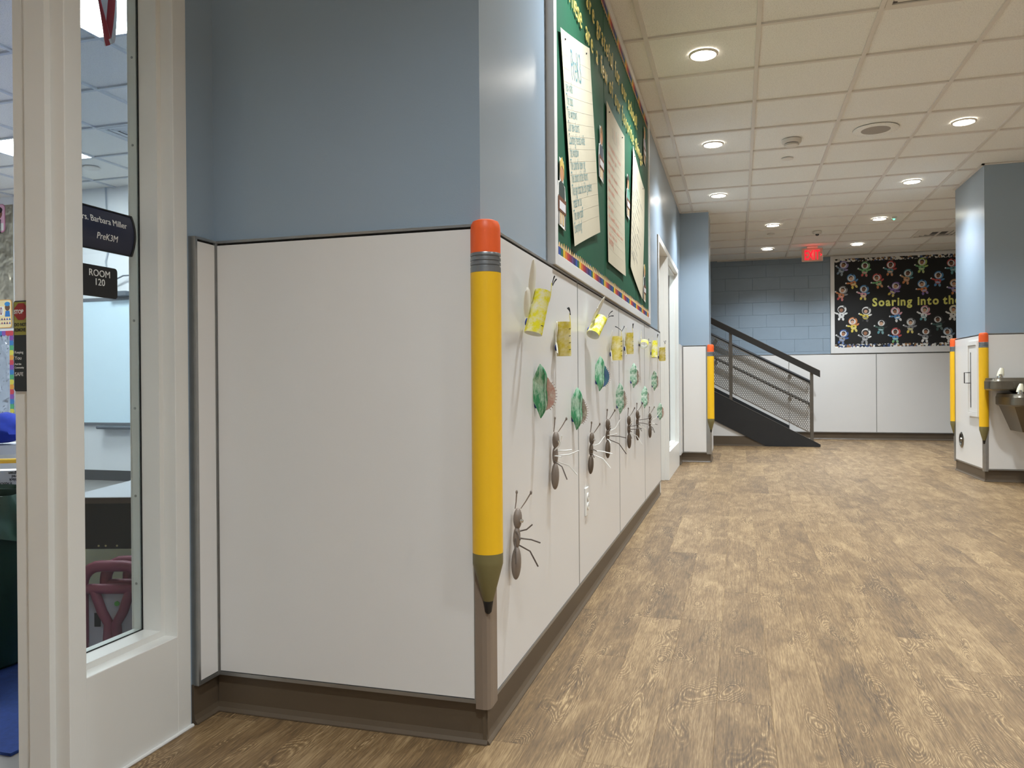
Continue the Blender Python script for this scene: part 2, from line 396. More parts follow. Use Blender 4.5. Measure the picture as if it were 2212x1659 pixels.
# ------------------------------------------------------------------ walls and wainscot
def wains_x(parent, xp, xw, sgn, segs, z0=ZB, z1=ZT, ends=True):
    """panels on a wall whose normal is +-x; segs = list of (y0, y1) panels"""
    def bx(xa, xb, *a): return B(min(xa, xb), max(xa, xb), *a)
    d = sgn
    for i, (a, b) in enumerate(segs):
        bx(xp, xp-d*.010, a+.004, b-.004, z0+.012, z1-.013).build('panel', M_PANEL, parent)
        bx(xp-d*.004, xw, a-.0005, b+.0005, z0+.006, z1-.006).build('backer', M_GAP, parent)
        bx(xp+d*.0015, xw, a, b, z1-.007, z1).build('top_trim', M_ALU, parent)
        bx(xp+d*.0015, xw, a, b, z0, z0+.010).build('bottom_trim', M_ALU, parent)
    for y in sorted({segs[0][0], segs[-1][1]} | {s[0] for s in segs}):
        bx(xp+d*.001, xw, y-.0045, y+.0045, z0, z1).build('seam_trim', M_ALU, parent)
def wains_y(parent, yp, yw, sgn, segs, z0=ZB, z1=ZT):
    def bx(x0, x1, ya, yb, *a): return B(x0, x1, min(ya, yb), max(ya, yb), *a)
    d = sgn
    for i, (a, b) in enumerate(segs):
        bx(a+.004, b-.004, yp, yp-d*.010, z0+.012, z1-.013).build('panel', M_PANEL, parent)
        bx(a-.0005, b+.0005, yp-d*.004, yw, z0+.006, z1-.006).build('backer', M_GAP, parent)
        bx(a, b, yp+d*.0015, yw, z1-.007, z1).build('top_trim', M_ALU, parent)
        bx(a, b, yp+d*.0015, yw, z0, z0+.010).build('bottom_trim', M_ALU, parent)
    for x in sorted({segs[0][0], segs[-1][1]} | {s[0] for s in segs}):
        bx(x-.0045, x+.0045, yp+d*.001, yw, z0, z1).build('seam_trim', M_ALU, parent)
def cove(name, pts2, ax, a, b, label):
    return struct(MB().prism(pts2, ax, a, b).build(name, M_BASE), label)
def cove_prof(w, d):       # w = wall plane, d = direction out of the wall
    return [(w, .001), (w+d*.019, .001), (w+d*.0185, .004), (w+d*.012, .012), (w+d*.008, .026), (w+d*.007, ZB+.002), (w, ZB+.002)]

wl = struct(MB().box(XW-.13, XW, YA+.12, YE, 0, ZC+.02).build('wall_left', M_BLUE), 'blue painted corridor wall with white panels and bulletin board')
wains_x(wl, XP, XW, 1, [(1.954, 3.07), (3.07, 4.19), (4.19, 5.37), (5.37, 6.50)])
cove('baseboard_left', cove_prof(XW, 1), 'y', YA-.012, YE, 'brown vinyl base along the panelled corridor wall')
wa = struct(MB().box(XD-.13, XW, YA, YA+.12, 0, ZC+.02).build('wall_alcove_end', M_BLUE), 'blue alcove end wall above one large white panel')
wains_y(wa, YAP, YA, -1, [(XDP, -.652)])
cove('baseboard_alcove_end', cove_prof(YA, -1), 'x', XD+.01, XW+.012, 'brown vinyl base under the large white panel')
was = struct(MB().box(XD-.14, XD, 1.785, YA, 0, ZC+.02).build('wall_alcove_side', M_BLUE), 'narrow blue strip of wall beside the white steel frame')
wains_x(was, XDP, XD, 1, [(1.806, 1.888)])
cove('baseboard_alcove_side', cove_prof(XD, 1), 'y', 1.80, YA, 'brown vinyl base beside the white steel frame')
wah = struct(MB().box(XD-.14, XD, YB, 1.785, 2.18, ZC+.02).box(XD-.14, XD, YB, .40, 0, 2.18).build('wall_alcove_head', M_BLUE), 'blue wall over the classroom door')
# corner guard at the near corner
tr = struct(MB().prism([(-.653, YAP-.002), (-.634, YAP-.0035), (-.622, YAP-.002), (-.6155, YAP+.008), (-.6145, YAP+.02), (-.6155, 1.956), (XW, 1.956), (XW, YA), (-.653, YA)], 'z', .094, 1.27).build('trim_1', M_GUARD), 'taupe corner guard below the nearest pencil')
# wall beyond the far door and the stub
struct(MB().box(XW-.13, XW, YE, 8.80, 2.15, ZC+.02).box(XW-.13, XW, 8.76, YS, 0, ZC+.02).build('wall_left_far', M_BLUE), 'blue wall over the far classroom door')
ws = struct(MB().box(-3.5, XS, YS, 9.76, 0, ZC+.02).build('wall_stub', M_BLUE), 'blue return wall with white panel beyond the far door')
wains_y(ws, YSP, YS, -1, [(-.612, -.352)])
wains_x(ws, -.298, XS, 1, [(9.19, 9.74)])
cove('baseboard_stub', cove_prof(YS, -1), 'x', XW, XS+.006, 'brown vinyl base of the return wall')
cove('baseboard_stub_side', cove_prof(XS, 1), 'y', YS-.01, 9.76, 'brown vinyl base round the side of the return wall')
struct(MB().prism([(-.352, YSP-.002), (-.318, YSP-.004), (-.300, YSP+.002), (-.296, YSP+.018), (-.297, 9.186), (XS, 9.186), (XS, YS), (-.352, YS)], 'z', .094, 1.27).build('trim_2', M_ALU), 'grey corner guard below the pencil of the return wall')
m = MB().box(XW, XW+.018, 8.80, YSP-.001, ZB, ZT); m.build('panel', M_PANEL, ws)
cove('baseboard_left_far', cove_prof(XW, 1), 'y', 8.80, YS, 'short brown vinyl base beside the far frame')

# far wall: painted concrete blocks, each its own piece
wf = struct(MB().box(-3.5, 6, YF+.012, YF+.2, 0, ZC+.02).build('wall_far', M_BLOCK), 'blue painted block wall at the end of the corridor')
bmk = {}
def block(x0, x1, z0, z1):
    k = (round(x1-x0, 3), round(z1-z0, 3))
    if k not in bmk:
        a, b = (x1-x0)/2-.0008, (z1-z0)/2-.0006; e = .0022
        vs = [(-a, .012, -b), (a, .012, -b), (a, .012, b), (-a, .012, b), (-a, e, -b), (a, e, -b), (a, e, b), (-a, e, b), (-a+e, 0, -b+e), (a-e, 0, -b+e), (a-e, 0, b-e), (-a+e, 0, b-e)]
        fs = [(0, 1, 5, 4), (1, 2, 6, 5), (2, 3, 7, 6), (3, 0, 4, 7), (4, 5, 9, 8), (5, 6, 10, 9), (6, 7, 11, 10), (7, 4, 8, 11), (8, 9, 10, 11)]
        bmk[k] = MB().add(vs, fs).mesh('block', M_BLOCK)
    put('block', bmk[k], wf, ((x0+x1)/2, YF, (z0+z1)/2))
zrow = 1.379; r = 0
while zrow < ZC:
    z1 = min(zrow+.2, ZC+.01); x = .437-.421*5-(.2105 if r % 2 else 0)
    while x < 1.5:
        x1 = x+.421
        if x1 > -1.2: block(x, x1, zrow, z1)
        x = x1
    zrow += .2; r += 1
B(-1.2, 1.45, YF, YF+.012, ZT, 1.379).build('block', M_BLOCK, wf)
wains_y(wf, YFP, YF, -1, [(-.49, .768), (.768, 2.04), (2.04, 3.31), (3.31, 4.5)])
cove('baseboard_far', cove_prof(YF, -1), 'x', -3.5, 6, 'brown vinyl base of the far wall')

# right-hand block with pencils and fountains
wr = struct(MB().box(XC, 6, YC, 8.93, 0, ZC+.02).build('wall_right', M_BLUE), 'blue wall block with white panels and drinking fountains')
wains_x(wr, XCP, XC, -1, [(7.965, 8.875)])
wains_y(wr, YCP, YC, -1, [(2.155, 3.37), (3.37, 3.88)])
struct(MB().prism([(2.155, YCP-.002), (2.135, YCP-.004), (2.122, YCP-.002), (2.1185, YCP+.01), (2.119, 7.965), (XC, 7.965), (XC, YC), (2.155, YC)], 'z', .094, 1.27).build('trim_3', M_ALU), 'grey corner guard of the fountain wall')
struct(MB().prism([(2.119, 8.872), (2.116, 8.90), (2.121, 8.952), (2.16, 8.952), (2.16, 8.93), (XC, 8.93), (XC, 8.872)], 'z', .094, 1.27).build('trim_4', M_ALU), 'grey corner guard at the far end of the fountain wall')
cove('baseboard_right', cove_prof(YC, -1), 'x', XC-.012, XR, 'brown vinyl base below the fountains')
cove('baseboard_right_side', cove_prof(XC, -1), 'y', YC-.012, 8.93, 'brown vinyl base below the extinguisher cabinet')
struct(MB().box(XR, XR+.1, YB, YC, 0, ZC+.02).build('wall_right_near', M_WHITEWALL), 'white corridor wall to the right of the camera')
struct(MB().box(-1.6, XR+.1, YB-.1, YB, 0, ZC+.02).build('wall_behind', M_WHITEWALL), 'pale wall behind the camera')
struct(MB().box(6, 6.1, 8.9, YF+.2, 0, ZC+.02).build('wall_far_right', M_BLUE), 'blue wall closing the far passage')
struct(MB().box(-3.6, -3.5, 9.7, YF+.2, 0, ZC+.02).build('wall_stair_end', M_BLUE), 'blue wall closing the stair')

# ------------------------------------------------------------------ steel door and sidelight frames
def sidelight(name, xf, y_mull, y_jamb, glass_off=.099, depth=.148, ztop=2.15, lab='', x_screws=True):
    """welded frame: mullion beside the door, glass, far jamb, bottom panel; face at x=xf, room on the -x side"""
    w = thing(name, lab, 'window'); del w['category']; struct(w)
    xb = xf-depth; a, b = y_mull, y_jamb          # a = glass side of mullion, b = glass side of jamb
    B(xb, xf, a-.048, a, 0, ztop-.05, .002).build('mullion', M_FRAME, w)
    B(xb, xf, b, b+.052, 0, ztop-.05, .002).build('jamb', M_FRAME, w)
    B(xb, xf, a-.048, b+.052, ztop-.05, ztop, .002).build('head', M_FRAME, w)
    B(xb+.002, xf-.0004, a-.002, b+.002, .0, .262, .002).build('bottom_panel', M_FRAME, w)
    s0, s1 = xf-.096, xf-.039; st = .016
    B(s0, s1, a-.001, a+st, .262, ztop-.05).build('stop', M_FRAME, w)
    B(s0, s1, b-st, b+.001, .262, ztop-.05).build('stop', M_FRAME, w)
    B(s0, s1, a+st, b-st, .26, .262+st).build('stop', M_FRAME, w)
    B(s0, s1, a+st, b-st, ztop-.05-st, ztop-.049).build('stop', M_FRAME, w)
    B(s0, s1, a-.048-st, a-.047, 0, ztop-.05).build('stop', M_FRAME, w)
    g0 = s0-.0015
    # black tape, glass, room-side bead
    for yy in ((a, a+st), (b-st, b)):
        B(g0, s0+.0005, yy[0]-.001, yy[1]+(.0028 if yy[0] == a else 0) , .262, ztop-.05).build('glazing_tape', M_GAP, w) if yy[0] == a else B(g0, s0+.0005, yy[0]-.0028, yy[1], .262, ztop-.05).build('glazing_tape', M_GAP, w)
    B(g0, s0+.0005, a, b, .262, .262+st+.0028).build('glazing_tape', M_GAP, w)
    gl = B(g0-.006, g0, a, b, .262, ztop-.05).build('pane', M_GLASS, w)
    for yy in ((a, a+st), (b-st, b)):
        be = B(g0-.030, g0-.0065, yy[0], yy[1], .262, ztop-.05, .0015).build('bead', M_FRAME, w)
        ys = yy[1] if yy[0] == a else yy[0]; sg = 1 if yy[0] == a else -1
        for k in range(8):
            MB().lathe([(.0035, -.0012), (.0035, .0006), (.0022, .0012)], (g0-.019, ys, .40+k*.235), 'y', 10).build('screw', M_ALU, be)
    B(g0-.030, g0-.0065, a+st, b-st, .262, .262+st, .0015).build('bead', M_FRAME, w)
    return w
sidelight('window_1', XF, 1.437, 1.737, lab='near white steel sidelight frame beside the open classroom door', ztop=2.18)
def door(name, xf, y0, y1, ztop, depth, lab, open_):
    d = thing(name, lab, 'door'); del d['category']; struct(d)
    xb = xf-depth
    B(xb, xf, y0-.05, y0, 0, ztop-.05, .002).build('jamb', M_FRAME, d)
    B(xf-.096, xf-.039, y0-.001, y0+.016, 0, ztop-.05).build('stop', M_FRAME, d)
    B(xb, xf, y0-.05, y1, ztop-.05, ztop, .002).build('head', M_FRAME, d)
    MAPLE = mat('maple_veneer', srgb(196, 160, 112), .4, noise=(12, .08))
    if open_: lf = B(xb-.93, xb-.01, y0-.001, y0+.044, .008, ztop-.055, .002).build('leaf', MAPLE, d); h = Vector((xb-.86, y0+.05, 1.0)); MB().tube([h, h+Vector((0, .04, 0)), h+Vector((.10, .045, 0))], .008).build('lever', M_STEEL, lf, True)
    else: lf = B(xf-.146, xf-.1, y0+.003, y1-.003, .008, ztop-.055, .002).build('leaf', M_FRAME, d); h = Vector((xf-.1, y0+.08, 1.0)); MB().tube([h, h+Vector((.04, 0, 0)), h+Vector((.045, .10, 0))], .008).build('lever', M_STEEL, lf, True)
    return d
door('door_1', XF, .47, 1.389, 2.18, .148, 'open classroom door of the near alcove', True)
sidelight('window_2', -.630, 7.48, 8.71, lab='far white steel sidelight frame at the end of the left wall', ztop=2.155)
door('door_2', -.630, 6.60, 7.432, 2.155, .148, 'closed white classroom door at the end of the left wall', False)
# threshold bead of caulk along the frame
struct(MB().tube([(XF+.004, .95, .004), (XF+.004, 1.79, .004)], .005, 8).build('trim_5', mat('white_caulk', srgb(226, 224, 220), .5)), 'white caulk line at the foot of the steel frame')

# ------------------------------------------------------------------ corner pencils
M_ERASER = mat('orange_eraser', srgb(246, 100, 40), .45, noise=(20, .02))
M_YEL = mat('yellow_pencil_enamel', srgb(250, 196, 30), .38, bump=(200, .08))
M_OLIVE = mat('olive_sharpened_wood', srgb(122, 112, 70), .5, noise=(12, .04))
M_FERR = mat('grey_ferrule', srgb(150, 153, 156), .32, .8)
def pencil(x, y, lab, r=.039, f0=0):
    t = thing('corner_pencil', lab, 'corner guard', (x, y, .34), group='pencil corner guards')
    z = lambda v: v-.34
    MB().lathe([(r*.72, z(1.258)), (r*.985, z(1.26)), (r*.985, z(1.318)), (r*.95, z(1.332)), (r*.84, z(1.341)), (r*.6, z(1.345)), (.001, z(1.346))], n=40).build('eraser', M_ERASER, t, True)
    pr = [(r*.9, z(1.2105)), (r, z(1.211)), (r, z(1.2245))]
    for k in range(3):
        b = 1.2245+k*.0115; pr += [(r*.93, z(b+.001)), (r*.93, z(b+.004)), (r, z(b+.0052)), (r, z(b+.0115))]
    pr += [(r*.98, z(1.2605)), (r*.7, z(1.261))]
    MB().lathe(pr, n=40).build('ferrule', M_FERR, t, True)
    MB().lathe([(r*.9, z(.498)), (r, z(.4985)), (r, z(1.2105)), (r*.9, z(1.211))], n=40).build('barrel', M_YEL, t, True)
    MB().lathe([(.0125, z(.374)), (.0135, z(.376)), (r*.995, z(.47)), (r, z(.478)), (r, z(.4985)), (r*.9, z(.499))], n=40).build('sharpened_wood', M_OLIVE, t, True)
    MB().lathe([(.001, z(.3405)), (.005, z(.3415)), (.0085, z(.346)), (.0132, z(.3745)), (.011, z(.375))], n=24).build('lead', M_BLACK, t, True)
    return t
pencil(XP, YAP, 'large yellow pencil guard on the nearest wall corner')
pencil(-.305, 9.155, 'yellow pencil guard beside the stair railing')
pencil(2.124, 7.928, 'yellow pencil guard next to the drinking fountains')
pencil(2.124, 8.925, 'thin-looking yellow pencil guard in front of the black board')

# ------------------------------------------------------------------ ceiling fixtures
M_LENS = emissive('lamp_lens', (1, .93, .82), 26)
def downlight(x, y, lab):
    t = thing('downlight', lab, 'light', (x, y, ZC), group='round recessed downlights')
    MB().lathe([(.071, .004), (.071, -.003), (.074, -.0065), (.082, -.005), (.086, .0), (.086, .005)], n=36, cap=False).build('trim_ring', mat('lamp_trim', srgb(230, 224, 214), .4), t, True)
    MB().lathe([(.001, -.0005), (.070, -.0005), (.070, .004), (.001, .004)], n=36).build('lens', M_LENS, t)
    l = bpy.data.lights.new('lamp', 'SPOT'); l.energy = LAMP_W; l.color = LAMP_COL; l.spot_size = math.radians(130); l.spot_blend = 1.0; l.shadow_soft_size = .06
    o = bpy.data.objects.new('lamp', l); COL.objects.link(o); o.parent = t; o.location = (0, 0, -.012)
    return t
DL = [(-.186, 4.755, 'nearest downlight, over the bulletin board'), (-.186, 6.584, 'downlight over the end of the green bulletin board'), (-.186, 8.413, 'downlight in front of the blue return wall'),
      (.424, 10.242, 'downlight nearest the stair railing'), (.424, 12.07, 'downlight left of the exit sign'), (1.643, 6.584, 'downlight right of the round ceiling speaker'),
      (1.643, 8.413, 'downlight beside the fountain wall top'), (1.643, 10.242, 'downlight with a green indicator beside it'), (1.643, 12.07, 'downlight over the black bulletin board')]
for x, y, lb in DL: downlight(x, y, lb)
for x, y, lb in [(-.186, 2.926, 'downlight just above the top of the photo, before the first chart'), (-.186, .488, 'added downlight for the alcove wall, unseen left of the camera'), (-.186, -2.56, 'last left downlight behind the camera'),  # alcove lamp is added out of view to grade light down the end wall
              (1.643, 4.755, 'downlight just beyond the top right photo corner'), (1.643, 2.926, 'right downlight ahead of the camera, above the photo'), (1.643, 1.098, 'right downlight level with the camera'), (1.643, -.731, 'right downlight behind the camera'), (1.643, -2.56, 'last right downlight behind the camera'),
              (3.47, 10.242, 'downlight hidden behind the fountain wall')]:
    downlight(x, y, lb)
t = thing('ceiling_speaker', 'flush round ceiling speaker with grey grille', 'speaker', (1.034, 6.584, ZC))
MB().lathe([(.105, .004), (.105, -.002), (.160, -.003), (.165, .0), (.165, .004)], n=40, cap=False).build('rim', M_TILE, t, True)
MB().lathe([(.001, -.0015), (.104, -.0015), (.104, .004), (.001, .004)], n=40).build('grille', mat('grey_grille', srgb(172, 164, 154), .6, bump=(900, .6)), t)
t = thing('smoke_detector', 'white smoke detector with dark slots near the speaker', 'smoke detector', (.424, 6.66, ZC))
M_DET = mat('detector_white', srgb(226, 220, 210), .45)
MB().lathe([(.001, .004), (.075, .004), (.075, -.018), (.070, -.024), (.058, -.026), (.001, -.026)], n=32).build('base', M_DET, t, True)
MB().lathe([(.052, -.024), (.052, -.033)], n=32).build('slot_ring', M_BLACK, t)
MB().lathe([(.001, -.032), (.058, -.032), (.058, -.037), (.05, -.037), (.05, -.041), (.056, -.041), (.054, -.046), (.03, -.052), (.001, -.053)], n=32).build('head', M_DET, t, True)
def cap(x, y, r, lab):
    o = MB().lathe([(.001, .004), (r, .004), (r, -.003), (r*.9, -.005), (.001, -.0055)], n=28).build('sprinkler_cap', M_DET, smooth=True, loc=(x, y, ZC)); tag(o, lab, 'sprinkler', 'sprinkler cover plates')
cap(.424, 7.21, .048, 'white sprinkler cover plate just beyond the smoke detector')
cap(.424, 10.86, .048, 'far sprinkler cover plate between two downlights')
t = thing('motion_sensor', 'small white dome sensor in front of the exit sign', 'sensor', (1.0, 10.87, ZC))
MB().lathe([(.001, .004), (.055, .004), (.055, -.015), (.045, -.03), (.001, -.032)], n=28).build('base', M_DET, t, True)
MB().ball((.0, 0, -.034), (.024, .024, .02)).build('dome', mat('dark_dome', (.05, .05, .05), .2), t, True)
t = thing('indicator_light', 'tiny ceiling box with a glowing green indicator', 'indicator', (1.80, 10.25, ZC))
B(-.03, .03, -.05, .05, -.012, .004, .003).build('housing', M_DET, t)
MB().ball((0, -.02, -.014), .011).build('lamp', emissive('green_led', (.05, 1, .4), 6), t, True)
def vent(x, y, lab, z=ZC, mt=M_DET):
    t = thing('ceiling_vent', lab, 'vent', (x, y, z))
    a = T/2-.013
    MB().box(-a, a, -a, -a+.03, -.004, .004).box(-a, a, a-.03, a, -.004, .004).box(-a, -a+.03, -a+.03, a-.03, -.004, .004).box(a-.03, a, -a+.03, a-.03, -.004, .004).build('frame', mt, t)
    B(-a+.03, a-.03, -a+.03, a-.03, .0042, .006).build('backing', mat('vent_dark', (.10, .095, .09), .8), t)
    for k in range(1, 4):
        q = a-.03-k*.055; h = .016
        if q < .05: break
        for sx in (-1, 1):
            MB().prism([(sx*q, -.003), (sx*(q+.05), .004), (sx*(q+.048), .0042), (sx*(q-.002), -.001)], 'y', -q-.03, q+.03).build('blade', mt, t)
            MB().prism([(sx*q, -.003), (sx*(q+.05), .004), (sx*(q+.048), .0042), (sx*(q-.002), -.001)], 'x', -q-.03, q+.03).build('blade', mt, t)
    return t
vent(2.558, 11.46, 'square air diffuser in the ceiling left of the blue wall block')
vent(1.034, 4.145, 'square air diffuser at the top edge of the photo')
# exit sign
t = thing('exit_sign', 'red glowing EXIT sign hung from the ceiling', 'sign', (1.04, 12.07, ZC))
B(-.075, .075, -.03, .03, -.022, .004, .004).build('canopy', mat('sign_white', srgb(228, 220, 210), .4), t)
B(-.145, .145, -.012, .012, -.215, -.02, .012).build('panel', mat('sign_panel', srgb(208, 186, 170), .25), t)
text('lettering', ('EXIT', .195, .001, .003, 'CENTER'), '-y', (-.004, -.0135, -.186), emissive('red_letters', (1, .012, .03), .95), t, sx=.53)
MB().prism([(.108, -.10), (.135, -.122), (.108, -.144), (.108, -.132), (.121, -.122), (.108, -.112)], 'y', -.0138, -.012).build('chevron', MATS['red_letters'], t)
l = bpy.data.lights.new('glow', 'POINT'); l.energy = .16; l.color = (1, .06, .05); l.shadow_soft_size = .05
o = bpy.data.objects.new('glow', l); COL.objects.link(o); o.parent = t; o.location = (0, -.09, -.10)

# ------------------------------------------------------------------ staircase with perforated railing
M_CHAR = mat('charcoal_steel', srgb(58, 56, 54), .4, .35, noise=(8, .05))
M_STRG = mat('black_stringer_paint', srgb(40, 40, 41), .5, noise=(5, .08))
M_POST = mat('grey_steel_post', srgb(112, 107, 100), .38, .6)
M_PERF = mat('perforated_steel', srgb(140, 136, 130), .30, .8)
YR = 11.55
st = thing('staircase', 'charcoal steel stair rising left behind the return wall, perforated railing', 'stairs', (0, YR, 0))
MB().prism([(1.087, .001), (1.087, .034), (-2.2, 1.742), (-2.2, 1.30), (.369, .001)], 'y', 0, .045).build('stringer', M_STRG, st)
MB().prism([(1.05, .055), (1.087, .036), (-2.2, 1.744), (-2.2, 1.762)], 'y', -.004, .05).build('stringer_cap', M_POST, st)
SL = .529
MB().prism([(1.085, .968), (1.085, 1.055), (-2.2, 1.055+3.285*.535), (-2.2, .968+3.285*.535)], 'y', -.022, .03).build('handrail', M_CHAR, st)
MB().prism([(1.085, 1.0555), (1.085, 1.0615), (-2.2, 1.0615+3.285*.535), (-2.2, 1.0555+3.285*.535)], 'y', -.022, .03).build('handrail_highlight', M_POST, st)  # paler strip stands in for the highlight along the handrail top
for xc in (-1.19, -.105, .978):
    B(xc-.021, xc+.021, .003, .026, max(.05, .775+.52*(-.335-xc)-.06), .985+.535*(1.085-xc)).build('post', M_POST, st)
def perf(x0, x1, name):
    zt = lambda x: .885+SL*(.955-x); zb = lambda x: .196+.535*(.94-x)
    m = MB(); p = .0300; h = p*.866; r = .0120; R = p/math.sqrt(3); j = 0; th = .002
    z = zb(x1)
    while z < zt(x0):
        x = x0+(p/2 if j % 2 else 0)
        while x < x1:
            if x-x0 > .006 and x1-x > .006 and z-zb(x) > .012 and zt(x)-z > .012:
                vs = []
                for y_ in (0, th):
                    for rad in (R, r):
                        for k in range(6): a = PI/6+k*PI/3; vs.append((x+rad*math.cos(a), y_, z+rad*math.sin(a)))
                fs = []
                for k in range(6):
                    q = (k+1) % 6; fs += [(k, q, 6+q, 6+k), (12+k, 18+k, 18+q, 12+q), (6+k, 6+q, 18+q, 18+k)]
                m.add(vs, fs)
            x += p
        z += h; j += 1
    o = m.build(name, M_PERF, st); o.location = (0, .009, 0); o['kind'] = 'stuff'
    for f in (zt, zb):
        s = -1 if f is zt else 1
        MB().prism([(x0, f(x0)), (x1, f(x1)), (x1, f(x1)+s*.018), (x0, f(x0)+s*.018)], 'y', .0075, .013).build('panel_edge', M_PERF, st)
    for xx in (x0, x1):
        B(min(xx, xx-.0), xx+.008 if xx == x0 else xx, .0075, .013, zb(xx), zt(xx)).build('panel_edge', M_PERF, st) if xx == x0 else B(xx-.008, xx, .0075, .013, zb(xx), zt(xx)).build('panel_edge', M_PERF, st)
perf(-.084, .957, 'perforated_panel'); perf(-1.169, -.126, 'perforated_panel')
k = 0; x = .93
while x > -2.0:
    z = .045+k*.173
    B(x-.335, x+.02, .046, 1.49, max(.002, z-.045), z).build('tread', mat('dark_tread', srgb(70, 68, 66), .6), st)
    B(x-.004, x+.006, .046, 1.49, max(.002, z-.173), max(.003, z-.044)).build('riser', M_STRG, st)
    x -= .327; k += 1
MB().prism([(.768, .0), (.768, .215), (-2.2, .215+2.968*.53), (-2.2, .02+2.968*.53), (.5, .0)], 'y', YFP-YR-.024, YFP-YR-.002).build('wall_skirt', M_STRG, st)
wu = struct(MB().prism([(.40, .0), (-2.2, .0), (-2.2, 1.33)], 'y', YR+.02, YR+.04).build('wall_understair', M_PANEL), 'white panel closing the space below the stair stringer')
cove('baseboard_understair', [(YR+.02, .001), (YR+.004, .001), (YR+.008, .02), (YR+.012, .14), (YR+.02, .14)], 'x', -2.2, .40, 'brown vinyl base under the stair stringer')
for z0, z1, lb in ((1.309, .554, 'lower black wall handrail seen through the perforated panel'), (1.669, .905, 'upper black wall handrail along the far stair wall')):
    h = thing('wall_handrail', lb, 'handrail', (0, 12.99, 0), group='wall handrails of the stair')
    sl = .52; p = lambda x: (x, 0, z1+sl*(1.073-x))
    MB().tube([(1.073, .085, z1), (1.073, 0, z1), p(1.0), p(-2.2), ], .024, 12).build('rail', M_STRG, h, True)
    for x in (.78, -.35, -1.5):
        q = Vector(p(x)); MB().tube([q-Vector((0, 0, .02)), q+Vector((0, .04, -.07)), q+Vector((0, .088, -.07))], .009, 8).build('bracket', M_STEEL, h, True)
        MB().lathe([(.03, .080), (.03, .088)], q-Vector((0, 0, .07)), 'y', 16).build('rosette', M_STEEL, h)

# ------------------------------------------------------------------ green bulletin board on the corridor wall
bb = thing('bulletin_board', 'long white framed board covered in dark green paper', 'bulletin board', (XW, 4.176, 1.3415))
Y0, Y1, Z0, Z1 = 2.643, 5.712, 1.3415, 2.838; fx = .030
def L(x, y, z): return (x, y-4.176, z-1.3415)
def bbox(x0, x1, y0, y1, z0, z1, bev=0): return B(x0, x1, y0-4.176, y1-4.176, z0-1.3415, z1-1.3415, bev)
M_BF = mat('white_board_frame', srgb(226, 224, 221), .35)
bbox(0, fx, Y0, Y0+.046, Z0, Z1, .002).build('frame_rail', M_BF, bb); bbox(0, fx, Y1-.046, Y1, Z0, Z1, .002).build('frame_rail', M_BF, bb)
bbox(0, fx, Y0+.046, Y1-.046, Z0, Z0+.044, .002).build('frame_rail', M_BF, bb); bbox(0, fx, Y0+.046, Y1-.046, Z1-.046, Z1, .002).build('frame_rail', M_BF, bb)
M_GREEN = mat('dark_green_paper', srgb(30, 84, 60), .6, bump=(18, .25), noise=(3, .06), spec=.25)
ys = [2.69, 3.21, 3.76, 4.36, 4.95, 5.666]
for i in range(5):
    bbox(.004, .020 - .0015*(i % 2), ys[i]+.0006, ys[i+1]+.006*(i < 4), Z0+.044, Z1-.046).build('green_paper', M_GREEN, bb)
PC = {'navy': (34, 40, 92), 'blue': (40, 74, 150), 'green': (38, 96, 70), 'yellow': (222, 178, 40), 'orange': (206, 108, 44), 'red': (176, 44, 50), 'maroon': (128, 30, 62), 'purple': (92, 50, 110)}
M_TIP = mat('pencil_wood_tip', srgb(206, 172, 122), .7)
def border_pencil_mesh(c, s):
    m = MB(); a = .0175; x0, x1 = 0, .0012
    m.prism([(-a, 0), (a, 0), (a, s*.034), (-a, s*.034)], 'x', x0, x1)
    m.prism([(-a, s*.034), (a, s*.034), (.003, s*.052), (-.003, s*.052)], 'x', x0, x1, 1)
    m.prism([(-.003, s*.052), (.003, s*.052), (0, s*.058)], 'x', x0, x1, 0)
    return m.mesh('border_pencil', [mat('border_'+c, srgb(*PC[c]), .55), M_TIP])
order = ['navy', 'blue', 'green', 'yellow', 'orange', 'red', 'maroon', 'purple']; pmesh = {(c, s): border_pencil_mesh(c, s) for c in order for s in (1, -1)}
y = Y0+.066; k = 0
while y < Y1-.06:
    put('border_pencil', pmesh[(order[k % 8], 1)], bb, L(.0208, y, Z0+.044))
    put('border_pencil', pmesh[(order[(k+3) % 8], -1)], bb, L(.0208, y, Z1-.046)); y += .038; k += 1
ORD = ['first', 'second', 'third', 'fourth', 'fifth', 'sixth', 'seventh', 'eighth']
M_GOLD = mat('gold_letter_card', srgb(226, 206, 118), .45, noise=(20, .05))
def letters(words, key, face, plane, base, m, sx, gap, where, group, ends=None):
    for wi, (wd, start, *end) in enumerate(words):
        pos = start
        if end:
            end = [end[0]-.022]
            W_ = sum(max(v.co.x for v in TXT[(c, *key)].vertices)-min(v.co.x for v in TXT[(c, *key)].vertices) for c in wd); n_ = max(1, len(wd)-1)
            sx = min(.9, (end[0]-start-n_*.008)/W_); gap = (end[0]-start-sx*W_)/n_
        for i, c in enumerate(wd):
            me = TXT[(c, *key)]; xs = [v.co.x for v in me.vertices]; a, b = min(xs)*sx, max(xs)*sx
            ctr = pos-a; loc = (plane, ctr, base) if face == '+x' else (ctr, plane, base)
            o = text('letter', (c, *key), face, loc, m, None, sx)
            kind = 'exclamation mark' if c == '!' else ('capital letter '+c if c.isupper() else 'letter '+c)
            tag(o, '%s %s, %s in the word %s %s' % (group[0], kind, ORD[i], wd.strip('!'), where[wi] if isinstance(where, list) else where), 'letter', group[1])
            pos += (b-a)+gap
G1 = ('gold card', 'gold letters on the green board')
letters(ROW1, (.128, .0012, .0, 'CENTER'), '+x', XW+.026, 2.537, M_GOLD, .80, .009, 'of the upper line on green', G1)
